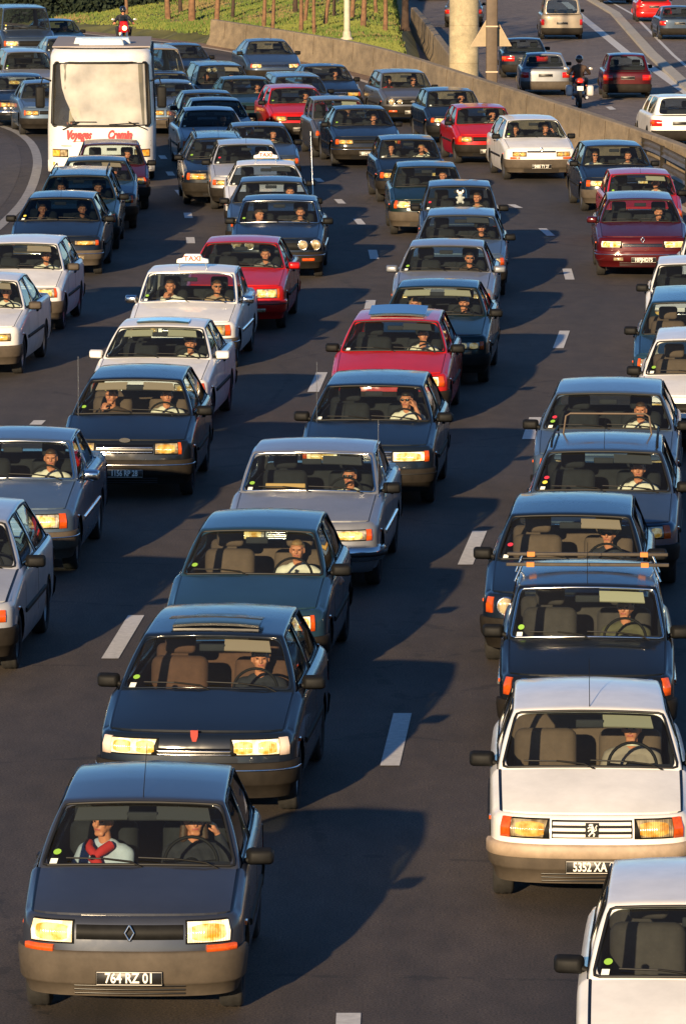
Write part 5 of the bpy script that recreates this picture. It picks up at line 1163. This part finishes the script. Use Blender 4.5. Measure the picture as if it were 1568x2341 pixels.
put('honda', 'D', 'driver in patterned shirt in the red car behind the taxi', 'wheel', 'patterned', ('short', 'dark'))
put('bmwd', 'D', 'man in tan jacket driving the dark saloon with round yellow lamps', 'wheel', 'tan', ('short', 'brown'), dz=-.02)
put('bmwd', 'P', 'passenger in cream top turned aside in the dark saloon', 'lap', 'white', ('short', 'brown'), turn=40, dz=-.08)
put('aerial', 'D', 'driver of the slate blue car with the whip aerial', 'wheel', 'brown', ('short', 'dark'))
put('taxi2', 'D', 'driver of the farther taxi', 'wheel', 'dark', ('short', 'dark'), specs=True)
put('silv', 'D', 'driver of the silver car behind the farther taxi', 'wheel', 'dark', ('short', 'dark'))
put('navs', 'D', 'driver of the saloon right of the silver car', 'wheel', 'grey', ('short', 'dark'))
put('pale', 'D', 'driver of the pale silver saloon right of the coach', 'wheel', 'dark', ('short', 'dark'))
put('whl', 'D', 'man in white shirt driving the white hatchback at the left edge', 'wheel', 'white', ('short', 'dark'))
put('whl2', 'D', 'driver in white of the saloon with twin lamps cut by the left edge', 'wheel', 'white', ('short', 'dark'))
put('brown', 'D', 'driver in brown jacket in front of the coach windscreen', 'wheel', 'brown', ('short', 'dark'))
put('bl2', 'D', 'driver of the blue car with one visor down', 'wheel', 'dark', ('short', 'dark'))
put('est2', 'D', 'driver of the dark teal estate with roof rack feet', 'wheel', 'dark', ('short', 'dark'))
put('est2', 'P', 'passenger in pale top in the dark teal estate', 'lap', 'pale blue', ('short', 'dark'))
put('zx', 'D', 'driver dimly seen behind the tinted windscreen of the wide dark car', 'wheel', 'dark', ('short', 'dark'))
put('zx', 'P', 'passenger dimly seen in the wide dark car', 'chin', 'grey', ('short', 'brown'))
put('silvl', 'D', 'driver in the silver car cut by the left edge', 'wheel', 'dark', ('short', 'dark'))
put('redo', 'D', 'driver in pale shirt of the dark red hatchback in the middle distance', 'wheel', 'tan', ('short', 'dark'))
put('jeep', 'D', 'driver lit orange in the tall black car', 'wheel', 'tan', ('short', 'dark'))
put('jeep', 'P', 'passenger lit orange in the tall black car', 'lap', 'brown', ('short', 'dark'))
put('bx', 'D', 'driver in white in the dark teal saloon on the bend', 'wheel', 'white', ('short', 'dark'))
put('bx', 'P', 'passenger in the dark teal saloon on the bend', 'lap', 'white', ('short', 'dark'))
put('best', 'D', 'driver of the black car with gold lamps', 'wheel', 'dark', ('short', 'dark'))
put('panda', 'D', 'driver of the boxy brown grey small car', 'wheel', 'dark', ('short', 'dark'))
put('tealc', 'D', 'driver of the teal saloon in the middle distance', 'wheel', 'grey', ('short', 'dark'))
c = CARS['r5']; l = c['root'].location
# scarf worn by the passenger in the nearest car
for o in COL.objects:
    if o.get('label', '').startswith('passenger in pale blue with a red'):
        m = MB(); m.tube([(-.10, -.02, .52), (-.06, -.10, .50), (.02, -.13, .44), (.06, -.14, .36)], .035, 8); m.tube([(.10, -.02, .52), (.06, -.10, .48), (.0, -.14, .42), (.12, -.13, .30)], .04, 8); m.build('scarf', cloth('red'), o)
    if o.get('label', '').startswith('driver in grey jumper'):
        MB().tube([(.062*math.cos(k*.524), .055+.058*math.sin(k*.524), .545-.01*math.sin(k*.524)) for k in range(12)], .014, 6, closed=True).build('collar', cloth('white'), o)
    if o.get('label', '').startswith('woman with wavy hair smoking'):
        MB().tube([(.10, -.19, .70), (.12, -.26, .715)], .005, 5).build('cigarette', cloth('white'), o)

# ---------------------------------------------------------------- the coach
def coach():
    W, H, L = 2.46, 3.12, 7.2; w = W/2
    q = at(231, 119, H-.10); a = .028; root = thing('coach', 'white touring coach with red lettering and a huge dusty windscreen', 'coach', (0, 0, 0), a)
    off = Matrix.Rotation(a, 3, 'Z')@Vector((0, .35, 0)); root.location = (q.x-off.x, q.y-off.y, 0)
    PW = PT['white']; by = lambda u, z: .13*abs(u)**2.4+.42*abs(u)**9+max(0, z-1.25)*.10
    wz0, wz1 = 1.33, 2.78
    def F(u, z, o=0.): return Vector((u*w*(1-.035*max(0, z-1.3)), by(u, z)-o, z))
    us = [-1, -.97, -.92, -.80, -.5, 0, .5, .80, .92, .97, 1]; zs_ = [.32, .40, .7, 1.0, 1.25, wz0, 1.6, 2.2, wz1, 2.92, 3.02, 3.08]
    m = MB(); win = lambda r_, c_: 5 <= r_ <= 7 and 2 <= c_ <= 7
    rows = []
    for z in zs_:
        tp = max(0, z-2.95); row = [F(u, z) for u in us]
        k = max(0, (z-2.92)/.16)
        row = [Vector((p.x*(1-.05*k*k), p.y+.22*k*k, p.z)) for p in row]
        sx_ = row[-1].x; sy = row[-1].y
        row += [Vector((sx_, y, z)) for y in (1.2, 1.3, 3.0, 3.1, 5.0, 5.1, 6.6, 6.7, L)]+[Vector((-sx_, y, z)) for y in (L, 6.7, 6.6, 5.1, 5.0, 3.1, 3.0, 1.3, 1.2)]; rows.append(row)
    side = {12, 14, 16}; side |= {27-i for i in ()}
    m.grid(rows, loop=True, skip=lambda r_, c_: win(r_, c_) or (5 <= r_ <= 7 and c_ in (12, 14, 16, 21, 23, 25)))
    top = rows[-1]; n_ = len(us)
    m.grid([[Vector((lerp(-top[10].x, top[10].x, (i/10)), y if j else top[i].y, 3.08+.03*math.sin(math.pi*i/10))) if 0 < i < 10 or j else top[i] for i in range(11)] for j, y in enumerate((0, .9, 2.5, 5, L-.02))])
    b = m.build('body', PW, root, merge=.001, outward=True); 
    for p in b.data.polygons: p.use_smooth = True
    b.data.set_sharp_from_angle(angle=R(40))
    g = MB().grid([[F(u, z, -.02) for u in [x/8*.925 for x in range(-8, 9)]] for z in (wz0-.02, 1.6, 2.0, 2.4, wz1+.02)]).build('windscreen', glass('coach_windscreen', (.6, .6, .55), .05, (.75, .66, .52)), root)
    MB().box(-w+.05, -w+.08, .9, L-.2, .6, 3.0).box(w-.08, w-.05, .9, L-.2, .6, 3.0).box(-w+.08, w-.08, .8, L-.2, 2.98, 3.02).build('cabin_lining', mat('coach_lining', (.05, .045, .04), .9), root)
    # pale film paints dust and glare onto the glass, dark corner left clear
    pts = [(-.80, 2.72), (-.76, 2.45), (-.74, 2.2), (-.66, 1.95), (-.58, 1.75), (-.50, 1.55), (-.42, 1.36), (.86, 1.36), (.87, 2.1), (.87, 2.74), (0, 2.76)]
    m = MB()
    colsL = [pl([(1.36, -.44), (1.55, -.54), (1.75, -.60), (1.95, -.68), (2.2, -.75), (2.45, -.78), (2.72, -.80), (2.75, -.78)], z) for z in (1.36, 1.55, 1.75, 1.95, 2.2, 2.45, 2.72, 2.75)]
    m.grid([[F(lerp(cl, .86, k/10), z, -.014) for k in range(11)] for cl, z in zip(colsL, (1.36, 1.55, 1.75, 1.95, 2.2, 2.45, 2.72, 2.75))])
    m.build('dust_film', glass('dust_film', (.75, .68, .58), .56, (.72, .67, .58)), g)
    MB().slab([[F(u, z, -.06) for u in (.08, .45, .80)] for z in (2.32, 2.72)], [[F(u, z, -.08) for u in (.08, .45, .80)] for z in (2.32, 2.72)]).build('sun_blind', mat('blind', (.75, .68, .52), .8), root)
    lo = [(u, wz0) for u in (-.88, -.5, 0, .5, .88)]+[(.92, wz0+.06), (.925, 2.0), (.92, wz1-.06)]+[(u, wz1) for u in (.88, .5, 0, -.5, -.88)]+[(-.92, wz1-.06), (-.925, 2.0), (-.92, wz0+.06)]
    MB().tube([F(u, z, .004) for u, z in lo], .032, 6, closed=True).build('windscreen_surround', RUB, root)
    for c0, s in ((1.3, 1), (3.1, 1), (5.1, 1), (1.3, -1), (3.1, -1), (5.1, -1)):
        MB().grid([[(s*(w-.02-.04*(z-1.3)), y, z) for y in (c0-.05, c0+1.8)] for z in (wz0-.03, wz1+.03)]).build('side_window', G_DARK, root)
    m = MB(); m.box(-w+.06, w-.06, .6, L-.1, .55, .60); m.box(-w+.08, w-.08, L-.2, L-.1, .5, 3.0); m.build('floor', mat('coach_floor', (.12, .10, .08), .9), root)
    MB().slab([[Vector((u*w*.92, y, z)) for u in (-1, 0, 1)] for y, z in ((.35, 1.28), (.85, 1.30), (.95, .9))], [[Vector((u*w*.92, y, z-.05)) for u in (-1, 0, 1)] for y, z in ((.35, 1.28), (.80, 1.25), (.9, .9))]).build('dashboard', mat('coach_dash', (.25, .21, .16), .8), root)
    st = link('steering_wheel', steering_mesh(), root, (.62, .85, 1.50), (R(-50), 0, 0), 1.25, mats=[PGREY])
    for x in (-.75, .62):
        s_ = link('seat', rounded(.50, .15, .58, .06), root, (x, 1.75, 1.55), sc=1.1, mats=[SEATB]); link('headrest', rounded(.26, .09, .18, .04), s_, (0, 0, .36), mats=[SEATB])
    for yy_ in (2.8, 3.9, 5, 6):
        for x in (-.9, -.42, .42, .9): link('seat', rounded(.50, .15, .58, .06), root, (x, yy_, 1.45), sc=(1, 1, 1.3), mats=[SEATG])
    wf = MB(); 
    for u0, u1, s in ((-.72, -.05, 1), (.85, .12, 1)):
        p0, p1, p2, p3 = F(u0, 1.25, .04), F(lerp(u0, u1, .45), 1.43, .05), F(u1 if u0 < 0 else .12, 1.41 if u0 < 0 else 1.36, .03), F(u0+.12 if u0 < 0 else .52, 1.42, .03)
        wp = MB().tube([p0, p1], .014, 5).build('wiper', PLA, root); MB().tube([F(lerp(u0, u1, .2), 1.43 if u0 < 0 else 1.40, .03), F(lerp(u0, u1, .95), 1.43 if u0 < 0 else 1.37, .03)], .012, 5).build('wiper_blade', RUB, wp)
    for txt, x, wd in (('Voyages', -.52, .62), ('Cremin', .42, .62)):
        me = text_mesh(txt, .27, .002, .66, .35, .012); me.materials.append(mat('red_lettering', (.45, .01, .02), .5))
        link('lettering', me, root, F(x/w, 1.125, .012), (math.pi/2, 0, 0))
        md = text_mesh(txt, .27, .001, .66, .35, .020); md.materials.append(mat('pink_outline', (.70, .22, .18), .6)); link('lettering_outline', md, root, F(x/w, 1.125, .006), (math.pi/2, 0, 0))
    for s in (1, -1):
        for z0_, z1_ in ((.62, .80),):
            g_ = [[F(s*u, z, o_) for u in (.62, .72, .82, .91)] for z, o_ in ((z0_, -.02), (z0_, .02), (z1_, .02), (z1_, -.02))]; hl = MB().grid(g_).build('headlight', BLK, root)
            for u0, u1, mt_ in ((.63, .76, LY), (.77, .905, LO if s > 0 else LY)):
                MB().grid([[F(s*lerp(u0, u1, t), z, .026) for t in (0, .5, 1)] for z in (z0_+.02, z1_-.02)]).build('lens', lensmat('amber_gold_lens', (.9, .55, .10), (.85, .30, .02)) if u0 > .7 else LY, hl)
        MB().grid([[F(s*u, z, .008) for u in (.55, .7, .93)] for z in (.87, .885)]).build('panel_line', PDARK, root)
        MB().grid([[F(s*u, z, .02) for u in (.70, .80, .90)] for z in (.42, .50)]).build('fog_lamp', lensmat('amber_gold_lens', 0, 0), root)
        ma = MB().tube([F(s*.97, 2.35, .0), F(s*1.0, 2.42, .18)+Vector((s*.16, 0, 0)), F(s*1.0, 2.25, .22)+Vector((s*.20, 0, 0))], .02, 6).build('mirror_arm', PLA, root)
        link('mirror', rounded(.22, .12, .50, .05), root, F(s*1.0, 1.98, .20)+Vector((s*.20, 0, 0)), mats=[PLA])
        for yw in (2.0, 5.6):
            wl = link('wheel', tyre_mesh(.48, .28), root, (s*(w-.16), yw, .48)); link('rim', rim_mesh(.48), wl)
    m = MB().grid([[F(u, z, .012) for u in (-.93, -.5, 0, .5, .93)] for z in (.975, .985)]); m.build('panel_line', PDARK, root)
    MB().grid([[F(u, z, o_) for u in [x/6 for x in range(-6, 7)]] for z, o_ in ((.26, -.02), (.28, .03), (.42, .05), (.52, .03), (.54, -.01))]).build('front_bumper', PW, root)
    for y_, wx, z_ in ((1.6, .48, 3.10), (2.5, .62, 3.10)):
        bevel(MB().slab([[(-wx, y_, z_+.16), (wx, y_, z_+.16)], [(-wx, y_+.7, z_+.16), (wx, y_+.7, z_+.16)]], [[(-wx-.06, y_-.08, z_-.02), (wx+.06, y_-.08, z_-.02)], [(-wx-.06, y_+.8, z_-.02), (wx+.06, y_+.8, z_-.02)]]).build('roof_hatch', PW, root), .03)
    MB().box(-w+.1, w-.1, 1.0, L-.2, 3.10, 3.13).build('roof_panel', mat('roof_grey', (.30, .26, .24), .8), root)
    v = Matrix.Rotation(a, 3, 'Z')@Vector((.62, 1.5, 1.22)); l = root.location
    person('coach driver behind the dusty windscreen', (l.x+v.x, l.y+v.y, 1.22), a, 'wheel', 'white', ('short', 'dark'), lng=False, group='people in the coach')
    v = Matrix.Rotation(a, 3, 'Z')@Vector((-.75, 1.5, 1.22)); person('passenger in a pale shirt beside the coach driver', (l.x+v.x, l.y+v.y, 1.22), a, 'lap', 'white', ('short', 'fair'), group='people in the coach')
coach()

# ---------------------------------------------------------------- motorcycles
def helmet(par, col):
    m = MB(); m.ell((0, .035, .715), (.125, .145, .135), 16, 12); h = m.build('helmet', mat('helmet_'+col, (.012, .012, .015) if col == 'black' else (.35, .33, .30), .15, coat=1), par)
    MB().grid([[(.118*math.sin(a_), .035-.142*math.cos(a_), z) for a_ in (-.9, -.45, 0, .45, .9)] for z in (.665, .745)]).build('visor', mat('visor_glass', (.10, .10, .10), .05, coat=1), h)
def motorbike(label, pos, a, col, lit, rlabel, top, hc='black', case=True):
    o = thing('motorcycle', label, 'motorcycle', pos, a, 'motorcycles'); pm = paint('bike_'+col, {'red': (.55, .012, .012), 'orange': (.65, .06, .02)}[col])
    for y in (-.72, .70):
        wl = link('wheel', tyre_mesh(.31, .13), o, (0, y, .31)); link('rim', rim_mesh(.31), wl)
    MB().tube([(.09, -.72, .31), (.09, -.48, .95)], .022, 8).tube([(-.09, -.72, .31), (-.09, -.48, .95)], .022, 8).build('fork', CHR, o)
    MB().tube([(0, -.45, .85), (0, 0, .45), (0, .45, .45), (0, .25, .75)], .04, 8).build('frame', PLA, o)
    m = MB(); m.ell((0, 0, .42), (.20, .24, .17)); m.tube([(.17, -.1, .35), (.20, .3, .28), (.22, .95, .34)], .045, 8); m.tube([(-.17, -.1, .35), (-.20, .3, .28), (-.22, .95, .34)], .045, 8); m.build('engine', CHR2, o)
    MB().ell((0, -.18, .82), (.17, .30, .14)).build('tank', pm, o)
    MB().ell((0, .35, .80), (.16, .40, .07)).build('saddle', PLA, o)
    f = MB(); f.grid([[(.22*sx_*(1-.25*k), -.62+.22*abs(sx_)**2-.02*k+.1*k*k, .72+.42*k) for sx_ in (-1, -.7, -.35, 0, .35, .7, 1)] for k in (0, .3, .6, .85, 1)])
    fo = f.build('fairing', pm, o); sd = fo.modifiers.new('s', 'SOLIDIFY'); sd.thickness = .02
    MB().grid([[(.15*sx_*(1-.2*k), -.56+.16*abs(sx_)**2+.14*k, 1.12+.18*k) for sx_ in (-1, -.5, 0, .5, 1)] for k in (0, .5, 1)]).build('screen', G_DARK, o)
    hl = MB().lathe([(.085, .02), (.085, -.02), (.078, -.025)], 16, 'y', (0, -.66, .88)).build('headlight', CHR, o)
    MB().lathe([(.078, -.02), (.05, -.035), (.001, -.04)], 16, 'y', (0, -.66, .88)).build('lens', mat('lit_headlight', (1, .8, .4), .3, emit=(1, .55, .12), es=14) if lit else LW, hl)
    MB().tube([(.36, -.36, 1.02), (.12, -.42, 1.0), (-.12, -.42, 1.0), (-.36, -.36, 1.02)], .014, 6).build('handlebar', PLA, o)
    for s in (1, -1):
        mm_ = MB().tube([(s*.25, -.42, 1.02), (s*.38, -.46, 1.16)], .008, 5).build('mirror', PLA, o); MB().ell((s*.40, -.47, 1.19), (.07, .02, .045)).build('mirror_glass', mat('pale_mirror', (.6, .55, .45), .2, .5), mm_)
        link('indicator', rounded(.05, .04, .04, .01), o, (s*.20, .92, .72), mats=[LO])
    MB().ell((0, .72, .86), (.15, .26, .10)).build('tail_fairing', pm, o); link('tail_light', rounded(.16, .04, .07, .012), o, (0, .97, .84), mats=[LR_])
    pb = MB().box(-.10, .10, 1.0, 1.012, .56, .70).build('number_plate', PLW, o)
    if case:
        for s in (1, -1): link('pannier', rounded(.22, .42, .34, .06), o, (s*.33, .62, .55), mats=[mat('pannier_silver', (.5, .48, .45), .4, .2)])
    v = Matrix.Rotation(a, 3, 'Z')@Vector((0, .18, 0)); r = person(rlabel, (pos[0]+v.x, pos[1]+v.y, pos[2]+.84), a, 'ride', top, None, sc=.96, group='motorcycle riders'); helmet(r, hc)
p = at(283, 118); motorbike('red motorcycle with a glowing headlight above the coach roof', (p.x, p.y, 0), .10, 'red', True, 'rider in black helmet and dark leathers on the red motorcycle', 'dark', case=False)
p = at(1322, 244, OZ); motorbike('motorcycle with pale panniers and red tail driving away', (p.x, p.y, OZ), math.pi, 'orange', False, 'rider in brown leather jacket riding away on the other carriageway', 'brown')
